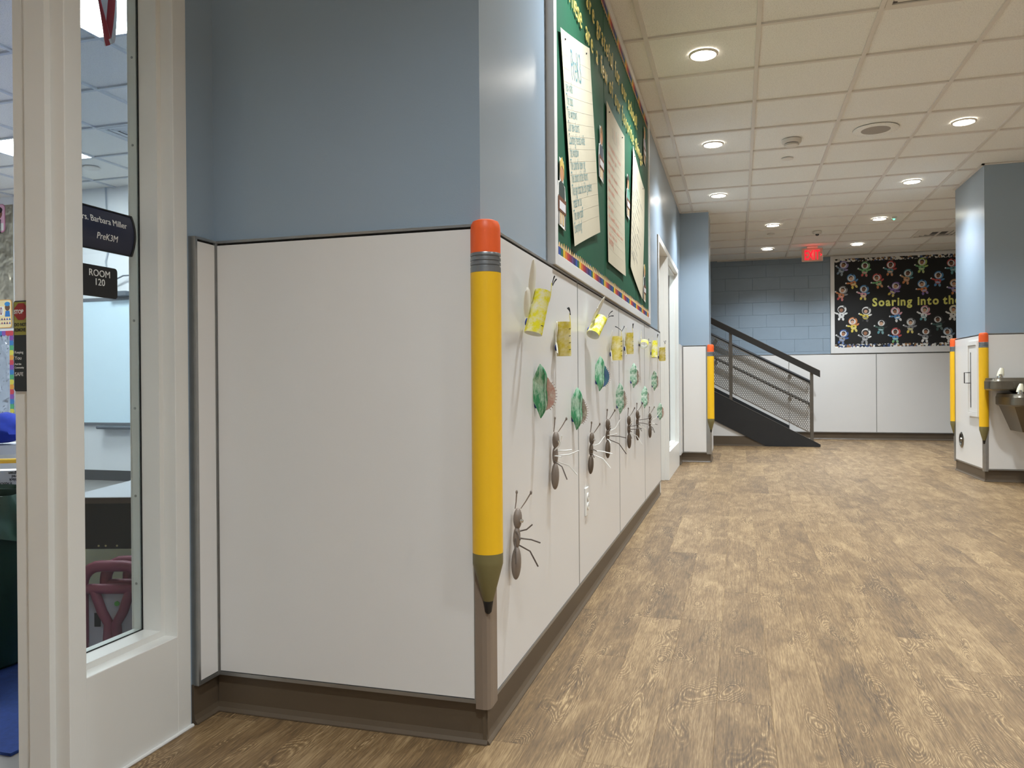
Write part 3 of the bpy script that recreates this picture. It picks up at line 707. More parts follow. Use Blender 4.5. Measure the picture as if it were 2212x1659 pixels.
letters(ROW2, (.128, .0012, .0, 'CENTER'), '+x', XW+.026, 2.388, M_GOLD, .80, .009, 'of the lower line on green', G1)
# hand-written charts
def chart(yc, zc, tilt, lab, curl, ink, lines=None, title=None, seed=0):
    rng = random.Random(seed); W, H = .60, .785
    t = thing('chart_paper', lab, 'chart', (XW+.0225, yc, zc), (tilt, 0, 0), group='hand-written charts on the green board')
    def fn(u, v):
        yy = (u-.5)*W; zz = (v-.5)*H
        return (.003+curl*(abs(u-.5)*2)**3*.02+.0022*(1+math.sin(v*5+seed))*(.3+u)*.6+curl*.012*max(0, .25-v)*4, yy, zz)
    def off(yy, zz): return fn(yy/W+.5, zz/H+.5)[0]+.0012
    MB().sheet(fn, 14, 20, .0006).build('sheet', M_PAPER, t, True)
    for k in range(14):
        z = H/2-.085-k*.048
        MB().sheet(lambda u, v: (off((u-.5)*W*.985, z)-.0004, (u-.5)*W*.985, z+(v-.5)*.0012), 12, 1, .0001).build('ruled_line', mat('ruled_line', srgb(214, 206, 188), .85), t)
    for s in (-1, 1): MB().ball((off(s*.22, H/2-.03), s*.22, H/2-.03), .004, 8, 5).build('push_pin', M_BLACK, t)
    def bent(o):
        for v in o.data.vertices:
            v.co.x = off(max(-W/2, min(W/2, v.co.y)), max(-H/2, min(H/2, v.co.z)))
        return o
    def word_line(n, s, y0, z, sx):
        me = TXT[s].copy(); me.transform(Matrix.Translation((0, y0, z)) @ FACE['+x'] @ Matrix.Diagonal((sx, 1, 1, 1))); me.materials.clear(); me.materials.append(ink); bent(put(n, me, t))
    def scrawl(y0, wdt, z, h, mt, dense=.011):
        pts = []; n = max(3, int(wdt/dense*2))
        for i in range(n): pts.append((y0+wdt*i/(n-1), z+(h if i % 2 else 0)*rng.uniform(.45, 1.15)))
        m = MB(); th = .0011
        for (a, b), (c, d) in zip(pts[:-1], pts[1:]):
            xx = off(a, b); xe = off(c, d); m.add([(xx, a-th, b), (xx, a+th, b), (xe, c+th, d), (xe, c-th, d)], [(0, 1, 2, 3)])
        m.build('writing', mt, t)
    if lines:
        word_line('writing', ('PreK3', .17, .0003, -.002, 'LEFT'), -.125, H/2-.165, .48)
        for k, s in enumerate(lines): word_line('writing', (s, .062, .0003, -.0007, 'LEFT'), -.27, H/2-.215-k*.0475, .60)
    else:
        for i in range(4): scrawl(-.12+i*.06, .035, H/2-.135, .075, ink if i % 2 else title, .02)
        n = 12
        for k in range(n):
            z = H/2-.205-k*.044; y0 = -.265
            for q in range(rng.choice((2, 3, 3, 4)) if k < n-1 else 0):
                wd = rng.uniform(.05, .13)
                if y0+wd > .26: break
                scrawl(y0, wd, z, .02, ink); y0 += wd+.022
            if k == n-1: word_line('writing', ('everything', .062, .0003, -.0007, 'LEFT'), -.265, z, .6)
    return t
INK1 = mat('teal_marker', srgb(112, 172, 184), .7); INK2 = mat('red_marker', srgb(226, 138, 116), .7); INK3 = mat('dark_marker', srgb(104, 102, 104), .7)
chart(3.145, 1.914, math.radians(15.5), 'cream chart headed PreK3 in teal marker, nearest and most tilted', .22, INK1, LINES1)
chart(4.088, 1.914, math.radians(.6), 'middle cream chart written in red marker', .15, INK2, None, INK3, 3)
chart(4.99, 1.925, math.radians(-13), 'farthest cream chart written in dark marker', .2, INK3, None, INK3, 5)
# cut-out pupils at desks
def disc(cy, cz, ry, rz, x0, x1, n=18): return MB().prism([(cy+ry*math.cos(2*PI*k/n), cz+rz*math.sin(2*PI*k/n)) for k in range(n)], 'x', x0, x1)
def pupil(y, z, hair, shirt, lab):
    t = thing('desk_pupil_cutout', lab, 'cutout', (XW+.026, y, z), group='paper cutouts of pupils at desks')
    k = lambda c: mat('card_%d_%d_%d' % c, srgb(*c), .6)
    MB().prism([(-.06, .005), (.06, .0), (.07, .10), (.055, .16), (.03, .165), (.035, .25), (-.035, .25), (-.03, .165), (-.055, .16), (-.07, .10)], 'x', .0, .001).build('white_outline', M_WPAPER, t)
    disc(0, .205, .032, .036, .0012, .0022).build('face', k((196, 140, 100)), t)
    MB().prism([(-.035, .19), (-.034, .235), (0, .258), (.034, .235), (.035, .185), (.026, .215), (0, .226), (-.026, .215)], 'x', .0024, .0032).build('hair', k(hair), t)
    MB().prism([(-.05, .105), (.05, .105), (.045, .155), (.02, .167), (-.02, .167), (-.045, .155)], 'x', .0012, .0022).build('shirt', k(shirt), t)
    MB().prism([(-.064, .055), (.064, .055), (.064, .108), (-.064, .108)], 'x', .0024, .0034).build('desk', k((112, 66, 40)), t)
    MB().prism([(-.05, .062), (.05, .062), (.05, .092), (-.05, .092)], 'x', .0036, .0042).build('desk_paper', k((222, 220, 222)), t)
    for s in (-1, 1): MB().prism([(s*.02-.012, .012), (s*.02+.012, .012), (s*.02+.012, .056), (s*.02-.012, .056)], 'x', .0012, .0022).build('leg', k((208, 176, 130)), t)
    for s in (-1, 1): MB().prism([(s*.052-.006, .004), (s*.052+.006, .004), (s*.052+.006, .056), (s*.052-.006, .056)], 'x', .0012, .0022).build('desk_leg', k((96, 92, 90)), t)
pupil(2.765, 1.49, (216, 184, 96), (48, 62, 58), 'blond pupil cutout at a desk by the near frame edge')
pupil(3.63, 1.875, (150, 112, 60), (70, 80, 92), 'pupil cutout between the first and second charts')
pupil(4.555, 1.885, (60, 40, 30), (90, 150, 130), 'dark-haired pupil cutout between the second and third charts')
pupil(5.42, 2.43, (190, 160, 90), (190, 180, 200), 'pupil cutout in the far top corner of the green board')
pupil(5.36, 1.475, (200, 170, 90), (40, 44, 46), 'pupil cutout in the far bottom corner of the green board')

# ------------------------------------------------------------------ paper insects on the panels
WH = srgb(240, 238, 226)
BEE = [crayon('bee_yellow_a', srgb(240, 232, 40), WH, 34, .55), crayon('bee_yellow_b', srgb(216, 196, 72), srgb(232, 222, 176), 30, .54), crayon('bee_yellow_c', srgb(238, 232, 60), srgb(240, 238, 200), 40, .6)]
M_WING = mat('white_wing_paper', srgb(240, 239, 228), .8, noise=(20, .02))
M_PIPE = mat('black_paper', (.012, .012, .014), .7)
def bee(y, z, tilt, L_, r, mi, wings, ant, lab, swing=0, opening=0):
    t = thing('paper_bee', lab, 'paper bee', (XP, y, z), (tilt, swing, 0), group='paper bees on the white panels')
    cx = r+.006+L_/2*math.sin(abs(swing))*1.1
    def body(u, v):
        a = u*2*PI*.97+PI; rad = r*(1+opening*(.5-v))
        return (cx+rad*math.cos(a), rad*.9*math.sin(a), (v-.5)*L_)
    MB().sheet(body, 28, 10, .0008, 0, 1).build('body', [BEE[mi], M_WING], t, True)
    m = MB()
    for k in range(4 if mi == 1 else 1):
        zz = -L_*.32+k*L_*.2
        m.sheet(lambda u, v: (cx+(r+.0012)*math.cos(-.62+u*.4), .9*(r+.0012)*math.sin(-.62+u*.4), zz+(v-.5)*.0022+u*.002), 5, 1, .0004)
    m.build('drawn_stripes', M_PIPE, t)
    for (wy, wz, ln, ang) in wings:
        def wing(u, v):
            q = v*ln; wd = (.014+.16*ln)*math.sin(PI*min(1, .10+v*.88))**.6*(u-.5)*2
            ca, sa = math.cos(ang), math.sin(ang)
            return (.006+.5*L_*math.sin(abs(swing))+.010*v*(1 if ln > .05 else .4)+.006*math.cos((u-.5)*2), wy+wd*ca-q*sa, wz+wd*sa+q*ca)
        MB().sheet(wing, 8, 12, .0007).build('wing', M_WING, t, True)
    # head strip and feelers at the outer front edge
    MB().sheet(lambda u, v: (cx+r*.95-.004*v*v, (u-.5)*.016*(1-.3*v)+.004, L_*.30+v*(L_*.2+.03)), 3, 8, .0007).build('head_strip', BEE[mi], t, True)
    for s in (-1, 1):
        b = Vector((cx+r*.93, .004+s*.004, L_*.5+.024)); q = [b+Vector((ant[0]*v*s*.5+ant[1]*v*v, s*.010*v+ant[2]*v*v, .034*v*(1-.25*v))) for v in (0, .25, .5, .75, 1)]
        MB().tube(q, [.0012, .0014, .0016, .0022, .0024], 6).build('feeler', M_PIPE, t, True)
    MB().ball((cx-r-.003, .002, -L_*.25), (.004, .007, .012), 10, 6).build('tack', M_BLUETACK, t, True)
bee(2.255, 1.148, math.radians(-14), .135, .026, 0, [(-.010, .025, .150, .92), (-.015, -.012, .120, 1.28)], (.0, .004, .0), 'largest yellow and white paper bee, nearest the big pencil', math.radians(10), .1)
bee(2.672, 1.082, math.radians(1), .120, .025, 1, [(-.012, .02, .060, 1.0), (-.012, -.02, .055, 2.2)], (-.01, -.008, 0), 'ochre paper bee standing straight, second from the big pencil')
bee(3.250, 1.180, math.radians(-42), .105, .026, 0, [(-.010, .03, .105, .45), (-.016, .0, .07, 1.2)], (.006, .012, 0), 'bright yellow paper bee with its open end facing down', math.radians(18), .12)
bee(3.885, 1.098, math.radians(2), .120, .028, 1, [(-.012, .02, .080, .6), (-.012, -.02, .075, 2.3)], (-.05, -.01, .0), 'ochre paper bee with curled black feelers on the panel seam')
bee(4.392, 1.146, math.radians(4), .120, .023, 1, [(-.012, .02, .080, .5), (-.012, -.02, .070, 2.3)], (.0, .002, 0), 'pale ochre paper bee beyond the seam, fifth in the row')
bee(5.085, 1.174, math.radians(-70), .055, .026, 2, [(.0, .02, .10, 1.9), (.0, .0, .08, 2.4)], (.01, .004, 0), 'short paper bee seen end-on like a ring')
bee(5.775, 1.166, math.radians(-8), .125, .022, 0, [(-.012, .02, .09, .8)], (.0, .004, 0), 'lemon yellow paper bee, seventh in the row')
bee(6.325, 1.150, math.radians(10), .110, .026, 1, [(-.02, .03, .03, .4)], (.012, .0, 0), 'ochre paper bee at the far end of the panels')
LEAF = [crayon('leaf_green_a', srgb(60, 140, 92), srgb(206, 226, 206), 46, .56, (1, 1, .35)), crayon('leaf_green_b', srgb(86, 150, 112), srgb(222, 232, 218), 60, .52, (1, .4, 1))]
CATP = [crayon('caterpillar_pink', srgb(196, 150, 136), srgb(216, 204, 192), 40, .55), crayon('caterpillar_brown', srgb(150, 128, 112), srgb(206, 196, 184), 40, .5), crayon('caterpillar_teal', srgb(60, 110, 110), srgb(70, 70, 130), 30, .5)]
def leaf(y, z, tilt, H, wd, lm, cm, lab, arch=1.0):
    t = thing('paper_caterpillar_leaf', lab, 'paper leaf', (XP, y, z), (tilt, 0, 0), group='paper caterpillars on leaves')
    def lf(u, v):
        w_ = wd*math.sin(PI*min(.995, max(.005, v)))**.8*(1+.25*(v-.5)); q = (u-.5)*2
        return (.016+.020*q*w_/wd+.016*(1-q*q)*w_/wd*.9+.004*math.sin(v*9), q*w_*.5, (v-.5)*H)
    le = MB().sheet(lf, 12, 20, .0009).build('leaf', LEAF[lm], t, True)
    MB().tube([Vector(lf(.52, v/10))+Vector((.0012, 0, 0)) for v in range(1, 10)], .0009, 5).build('vein', mat('leaf_vein', srgb(60, 96, 70), .8), le)
    def ct(u, v):       # u across the body (0 outer edge), v from tail to head
        a = PI*(.98-1.10*v); wdd = .026*(.55+.45*math.sin(PI*min(1, .15+v*.8)))
        rx, rz = .040*arch-wdd*u, H*.31-wdd*u
        return (.017+rx*math.sin(a) if a > 0 else .017+rx*math.sin(a)*.3, .014+.010*v+.004*math.sin(v*6), -.012+rz*-math.cos(a)*-1)
    c = MB().sheet(ct, 5, 24, .0009).build('caterpillar', CATP[cm], t, True)
    m = MB()
    for k in range(3, 14):
        p = Vector(ct(.0, k/20)); q2_ = (p-Vector(ct(1, k/20))).normalized(); m.tube([p, p+q2_*.006], .0009, 4)
    m.build('bristles', mat('brown_bristle', srgb(120, 70, 50), .8), c)
    p = Vector(ct(.5, .93)); MB().prism([(.016*math.cos(2*PI*k/16), .017*math.sin(2*PI*k/16)) for k in range(16)], 'y', -.0006, .0006).move(Matrix.Translation(p+Vector((.012, .0, -.004)))).build('head', CATP[cm], c)
    for s in (-1, 1): MB().ball(p+Vector((.012+s*.005, -.001, 0)), (.0022, .0008, .0026), 8, 5).build('eye', M_PIPE, c)
    MB().ball((.004, -.012, -H*.22), (.006, .006, .016), 10, 6).build('tack', M_BLUETACK, t, True)
leaf(2.385, .903, math.radians(4), .172, .062, 0, 0, 'biggest green paper leaf with a pink caterpillar, nearest the big pencil', 1.1)
leaf(2.96, .828, math.radians(-3), .165, .062, 0, 1, 'green paper leaf with a brown bristly caterpillar hung on the first panel seam', .9)
leaf(3.485, .968, math.radians(-7), .160, .056, 0, 2, 'green paper leaf with a dark blue and teal caterpillar')
leaf(4.098, .842, math.radians(4), .165, .050, 1, 1, 'narrow pale leaf with blue tack showing below it', .8)
leaf(4.66, .966, math.radians(-4), .150, .050, 1, 1, 'pale green leaf with a brown caterpillar above the ant pair', .8)
leaf(5.215, .826, math.radians(-6), .150, .052, 1, 1, 'small dark green leaf with caterpillar near the last seam', .7)
leaf(5.845, .935, math.radians(4), .150, .056, 1, 1, 'small pale leaf on the last panel', .7)
leaf(6.25, .690, math.radians(3), .140, .050, 1, 0, 'lowest small leaf at the panel end, beside the far door', .7)
M_ANT = mat('grey_brown_ant_card', srgb(126, 112, 100), .42, noise=(30, .12)); M_ANT2 = mat('dark_brown_ant_card', srgb(92, 76, 60), .5, noise=(30, .12))
M_LEG = {'d': mat('brown_pipe_cleaner', srgb(88, 76, 66), .6), 'w': mat('white_pipe_cleaner', srgb(236, 234, 228), .6)}
def ant(y, z, tilt, s, mt, legs, lab):
    t = thing('paper_ant', lab, 'paper ant', (XP, y, z), (tilt, 0, 0), group='paper ants on the white panels')
    MB().ball((.018*s, 0, -.066*s), (.013*s, .022*s, .046*s), 18, 12).build('abdomen', mt, t, True)
    MB().ball((.017*s, 0, .004*s), (.010*s, .015*s, .032*s), 16, 10).build('thorax', mt, t, True)
    hd = MB().ball((.018*s, 0, .056*s), (.012*s, .018*s, .030*s), 16, 10).build('head', mt, t, True)
    for q in (-1, 1): MB().ball((.030*s, q*.008*s-.002, .050*s), (.004*s, .005*s, .005*s), 10, 6).build('eye', M_CHROME, hd, True)
    for q in (-1, 1):
        b = Vector((.018*s+q*.006, q*.008*s, .084*s)); p = [b, b+Vector((.008+.004*q, q*.006, .020))*s, b+Vector((.020*(q > 0)+.006, q*.010, .046))*s]
        MB().tube(p, [.0014, .0018, .0022], 6).build('feeler', mt, t, True); MB().ball(p[-1], (.0035, .0035, .006), 8, 6).build('feeler_club', mt, t, True)
    for i, (c, sx, dz) in enumerate(legs):
        z0 = (.020-.018*(i//2))*s; q = 1 if i % 2 else -1
        b = Vector((.017*s, q*.012*s, z0)); k = b+Vector((sx*.6, q*.014*s, dz*.3)); e = b+Vector((sx, q*.024*s, dz))
        MB().tube([b, b.lerp(k, .6), k, k.lerp(e, .5), e], .0022, 6).build('leg', M_LEG[c], t, True)
ant(2.10, .492, math.radians(-8), 1.0, M_ANT, [('d', .02, -.02), ('d', .035, .02), ('d', .006, -.035), ('d', .06, -.012), ('d', .01, -.05), ('d', .055, -.06)], 'lowest paper ant, grey and alone near the big pencil')
ant(2.585, .678, math.radians(-6), 1.0, M_ANT, [('w', .03, .05), ('w', .05, .004), ('w', .03, -.004), ('w', .075, .02), ('d', .05, -.06), ('w', .07, -.045)], 'grey paper ant with white legs below the biggest leaf')
ant(3.265, .640, math.radians(-14), .9, M_ANT2, [('d', .01, .02), ('w', .05, .05), ('d', .03, -.01), ('w', .085, -.01), ('d', .02, -.02), ('w', .08, -.055)], 'thin brown ant above the wall outlet')
ant(3.695, .672, math.radians(-4), .95, M_ANT2, [('d', .02, .02), ('w', .055, .06), ('w', .05, .01), ('d', .085, -.01), ('w', .02, -.02), ('d', .085, -.07)], 'brown ant with two long dark legs right of the outlet')
ant(4.445, .655, math.radians(2), .95, M_ANT2, [('d', .02, .02), ('d', .05, .01), ('d', .02, -.01), ('d', .07, .004), ('d', .02, -.03), ('w', .07, -.07)], 'brown ant, left one of the pair under the pale leaf')
ant(4.835, .672, math.radians(2), .95, M_ANT2, [('d', .02, .03), ('d', .085, .02), ('d', .02, -.01), ('d', .06, -.01), ('d', .03, -.03), ('w', .05, -.03)], 'brown ant with a round belly, right one of the pair')
ant(5.54, .632, math.radians(0), .9, M_ANT2, [('d', .02, .02), ('w', .065, .06), ('w', .04, .0), ('d', .05, -.01), ('d', .02, -.03), ('d', .03, -.05)], 'farthest brown ant on the last panel')
# outlet
t = thing('wall_outlet', 'white duplex outlet low on the second panel', 'outlet', (XP, 3.225, .43))
M_OUT = mat('white_outlet_plastic', srgb(238, 236, 230), .3)
B(0, .007, -.036, .036, -.059, .059, .003).build('cover_plate', M_OUT, t)
for s in (-1, 1):
    r_ = MB().lathe([(.001, .006), (.0165, .006), (.0165, .0095), (.0155, .0105), (.001, .0105)], (0, 0, s*.0195), 'x', 20).build('receptacle', M_OUT, t, True)
    for q in (-1, 1): B(.0104, .0108, q*.006-.001, q*.006+.001, s*.0195-.003, s*.0195+.005).build('slot', M_BLACK, r_)
MB().lathe([(.001, .007), (.0035, .007), (.003, .0085), (.001, .0087)], (0, 0, 0), 'x', 12).build('screw', M_ALU, t)

# ------------------------------------------------------------------ black astronaut board on the far wall
bx0, bx1, bz0, bz1 = 1.39, 4.55, 1.342, 2.858
ab = thing('bulletin_board', 'wide white framed board covered in black paper with astronauts', 'bulletin board', (2.97, YF, bz0))
def ab_box(x0, x1, y0, y1, z0, z1, bev=.002): return B(x0-2.97, x1-2.97, y0-YF, y1-YF, z0-bz0, z1-bz0, bev)
FY = YF-.034
ab_box(bx0, bx0+.058, FY, YF, bz0, bz1).build('frame_rail', M_BF, ab); ab_box(bx1-.058, bx1, FY, YF, bz0, bz1).build('frame_rail', M_BF, ab)
ab_box(bx0+.058, bx1-.058, FY, YF, bz0, bz0+.090).build('frame_rail', M_BF, ab); ab_box(bx0+.058, bx1-.058, FY, YF, bz1-.045, bz1).build('frame_rail', M_BF, ab)
ab_box(bx0+.05, bx1-.05, YF-.018, YF-.004, bz0+.08, bz1-.04).build('black_paper', mat('black_board_paper', srgb(22, 22, 22), .7, noise=(4, .1)), ab)
def border_mat():
    m = mat('pebble_border', (.3, .3, .3), .6); nt = m.node_tree; b = nt.nodes['Principled BSDF']; N = nt.nodes.new
    tc = N('ShaderNodeTexCoord'); v = N('ShaderNodeTexVoronoi'); v.inputs['Scale'].default_value = 38; nt.links.new(tc.outputs['Object'], v.inputs['Vector'])
    r = N('ShaderNodeValToRGB'); r.color_ramp.interpolation = 'CONSTANT'; s = N('ShaderNodeSeparateColor'); nt.links.new(v.outputs['Color'], s.inputs[0]); nt.links.new(s.outputs[0], r.inputs[0])
    e = r.color_ramp.elements; e[0].color = (.02, .02, .02, 1); e[1].position = .85; e[1].color = (*srgb(60, 80, 120), 1)
    for p, c in ((.2, (226, 224, 216)), (.5, (150, 110, 70)), (.64, (30, 30, 34)), (.74, (200, 196, 188))): e.new(p).color = (*srgb(*c), 1)
    nt.links.new(r.outputs[0], b.inputs['Base Color']); return m
M_PEB = border_mat()
for zz, s in ((bz0+.090, 1), (bz1-.045, -1)):
    pts = [(bx0+.058-2.97, zz-bz0)]; x = bx0+.058
    while x < bx1-.058:
        for k in range(5): pts.append((x+.0305*(1-math.cos(PI*k/4))-2.97, zz-bz0+s*(.040+.014*math.sin(PI*k/4))))
        x += .061
    pts.append((pts[-1][0], zz-bz0)); MB().prism(pts, 'y', -.0205, -.0185).build('border_strip', M_PEB, ab)
G2 = ('pale yellow', 'yellow letters on the black board'); M_YL = mat('yellow_letter_card', srgb(226, 224, 122), .6)
letters([('Soaring', 1.990), ('into', 2.62), ('the', 2.965)], (.175, .002, .006, 'CENTER'), '-y', YF-.0215, 2.062, M_YL, .88, .016, 'on black', G2)
AK = {}
def am(c):
    k = 'card_%d_%d_%d' % c
    return mat(k, srgb(*c), .6)
def dsc(cx, cz, rx, rz, y, th=.0012, n=18):
    return MB().prism([(cx+rx*math.cos(2*PI*k/n), cz+rz*math.sin(2*PI*k/n)) for k in range(n)], 'y', -y-th, -y)
def ell(cx, cz, rx, rz, rot, y, th=.0012, n=16):
    c_, s_ = math.cos(rot), math.sin(rot)
    return MB().prism([(cx+rx*math.cos(2*PI*k/n)*c_-rz*math.sin(2*PI*k/n)*s_, cz+rx*math.cos(2*PI*k/n)*s_+rz*math.sin(2*PI*k/n)*c_) for k in range(n)], 'y', -y-th, -y)
AME = {'arm_l': ell(-.070, -.012, .032, .013, -.25, .0002), 'glove': ell(-.098, -.001, .013, .010, .9, .0012), 'arm_r': ell(.060, -.004, .030, .014, .5, .0002),
       'boot_l': ell(-.026, -.092, .017, .026, -.25, .0002), 'boot_r': ell(.030, -.090, .017, .027, .3, .0002),
       'suit': ell(0, -.034, .044, .044, 0, .0012), 'suit_band': ell(.0, -.052, .036, .012, 0, .0026), 'chest_badge': ell(.004, -.028, .010, .009, 0, .0026),
       'helmet': ell(0, .056, .065, .062, 0, .0026), 'helmet_light': ell(.030, .100, .018, .012, -.6, .0040), 'visor': ell(-.008, .050, .049, .045, 0, .0040),
       'face': ell(-.008, .046, .025, .031, 0, .0054), 'hair': MB().prism([(-.036, .045), (-.034, .075), (-.008, .090), (.018, .075), (.020, .045), (.010, .064), (-.008, .070), (-.026, .064)], 'y', -.0080, -.0067)}
def astro(zx, zy, tilt, h, s, b, hname, sname, bname, where):
    p = hit(1780+.1808*zx, 500+.1808*zy, 'y', YF-.02)
    t = thing('paper_astronaut', 'paper astronaut with %s helmet, %s suit and %s boots, %s' % (hname, sname, bname, where), 'paper astronaut', (p.x, YF-.0188, p.z), (0, math.radians(-tilt), 0), 'paper astronauts on the black board')
    skin = random.choice([(196, 150, 120), (160, 112, 84), (120, 82, 62), (208, 166, 138)])
    cols = {'helmet': h, 'helmet_light': tuple(int(c*.4) for c in h), 'visor': (222, 222, 220) if sum(h) < 620 else (70, 64, 62), 'face': skin, 'hair': (48, 36, 30), 'suit': s, 'suit_band': tuple(min(255, int(c*.5+110)) for c in b), 'chest_badge': (50, 50, 54),
            'arm_l': s, 'arm_r': h, 'glove': (222, 222, 220), 'boot_l': b, 'boot_r': tuple(min(255, int(c*.7+60)) for c in b)}
    for n, m in AME.items():
        k = (n, cols[n])
        if k not in AK: AK[k] = m.mesh(n, am(cols[n]))
        put({'arm_l': 'arm', 'arm_r': 'arm', 'boot_l': 'boot', 'boot_r': 'boot'}.get(n, n), AK[k], t)
C = {'lilac': (150, 140, 190), 'grey-blue': (120, 140, 158), 'green': (120, 176, 120), 'red': (190, 84, 80), 'teal': (96, 150, 158), 'lime': (176, 196, 110), 'blue': (84, 140, 190), 'yellow': (216, 196, 84), 'orange': (204, 130, 80), 'pink': (216, 160, 170), 'purple': (136, 112, 176), 'white': (226, 226, 224), 'black': (44, 44, 46), 'grey': (140, 140, 142), 'navy': (64, 92, 150), 'cream': (226, 214, 170), 'tan': (190, 150, 110), 'dark green': (62, 90, 84)}
A = [(220, 440, -25, 'lilac', 'grey-blue', 'grey-blue', 'top row at far left'), (490, 450, -8, 'green', 'green', 'red', 'top row second'), (795, 440, -8, 'red', 'teal', 'orange', 'top row third'), (1170, 405, -8, 'lime', 'green', 'lime', 'top row fourth'), (1535, 415, 12, 'red', 'teal', 'teal', 'top row beside the wall block'),
     (340, 595, 16, 'blue', 'orange', 'yellow', 'second row at left'), (645, 590, 14, 'red', 'green', 'orange', 'second row second'), (995, 540, -16, 'teal', 'tan', 'orange', 'second row third'), (1365, 565, -8, 'blue', 'red', 'blue', 'second row fourth'),
     (215, 740, -18, 'grey', 'orange', 'red', 'left edge above the white one'), (475, 730, -8, 'blue', 'pink', 'yellow', 'left of the lettering'), (840, 690, -30, 'purple', 'purple', 'yellow', 'just above the word Soaring'), (1185, 665, 14, 'blue', 'orange', 'purple', 'just above the word into'), (1560, 660, 0, 'tan', 'lilac', 'orange', 'just above the word the'),
     (210, 975, -6, 'white', 'white', 'white', 'left edge below the middle'), (500, 990, -8, 'white', 'yellow', 'black', 'below left of the lettering'), (865, 990, 16, 'pink', 'blue', 'white', 'just below the word Soaring'), (1200, 975, -12, 'pink', 'white', 'teal', 'just below the word into'), (1545, 970, -10, 'cream', 'white', 'white', 'just below the word the'),
     (350, 1115, 6, 'orange', 'yellow', 'yellow', 'fifth row first'), (685, 1135, -8, 'black', 'dark green', 'teal', 'fifth row second'), (1035, 1125, -6, 'grey', 'grey', 'yellow', 'fifth row third'), (1370, 1090, 6, 'black', 'dark green', 'dark green', 'fifth row fourth'),
     (225, 1260, -18, 'navy', 'grey', 'navy', 'bottom left corner'), (495, 1250, -10, 'white', 'grey', 'grey', 'bottom row second'), (855, 1240, -4, 'red', 'blue', 'green', 'bottom row third'), (1215, 1235, -10, 'black', 'grey', 'white', 'bottom row fourth'), (1490, 1235, 14, 'grey-blue', 'white', 'white', 'bottom row fifth')]
for zx, zy, ti, h, s, b, wh in A: astro(zx, zy, ti, C[h], C[s], C[b], h, s, b, wh)

# ------------------------------------------------------------------ fountain wall: cabinet, drain ring, fountains
t = thing('extinguisher_cabinet', 'white semi-recessed cabinet with a narrow dark window strip', 'cabinet', (XCP, 8.215, .58))
y0, y1, h = -.165, .165, .70
M_CAB = mat('white_cabinet_enamel', srgb(232, 229, 224), .35)
MB().box(-.02, 0, y0, y0+.035, 0, h).box(-.02, 0, y1-.035, y1, 0, h).box(-.02, 0, y0+.035, y1-.035, 0, .035).box(-.02, 0, y0+.035, y1-.035, h-.035, h).build('trim_frame', M_CAB, t)
d = B(-.012, -.001, y0+.038, y1-.038, .038, h-.038, .002).build('door', M_CAB, t)
B(-.0128, -.0115, .055, .085, .08, h-.10).build('window_strip', mat('dark_cabinet_glass', (.03, .03, .035), .12), d)
MB().tube([(-.012, .10, .31), (-.058, .10, .31), (-.058, .10, .41), (-.012, .10, .41)], .005, 8).build('pull', M_CHAR, d)
t = thing('wall_port', 'round steel wall port low below the cabinet', 'wall fitting', (XCP, 8.652, .328))
MB().lathe([(.058, .0), (.058, -.010), (.068, -.010), (.078, -.004), (.078, .0)], (0, 0, 0), 'x', 32, cap=False).build('rim', M_STEEL, t, True)
MB().lathe([(.001, -.003), (.058, -.003), (.058, .0), (.001, .0)], (0, 0, 0), 'x', 32).build('recess', mat('dark_recess', (.03, .03, .03), .4, .5), t)
MB().lathe([(.001, -.016), (.018, -.015), (.022, -.003), (.001, -.003)], (0, 0, 0), 'x', 20).build('plug', M_STEEL, t, True)
t = thing('drinking_fountain', 'two-level stainless steel drinking fountain with cream mouth guards', 'drinking fountain', (2.30, YCP, .44))
M_FST = mat('fountain_steel', srgb(128, 122, 110), .33, .9, noise=(50, .05)); M_BUB = mat('cream_mouth_guard', srgb(240, 234, 208), .4)
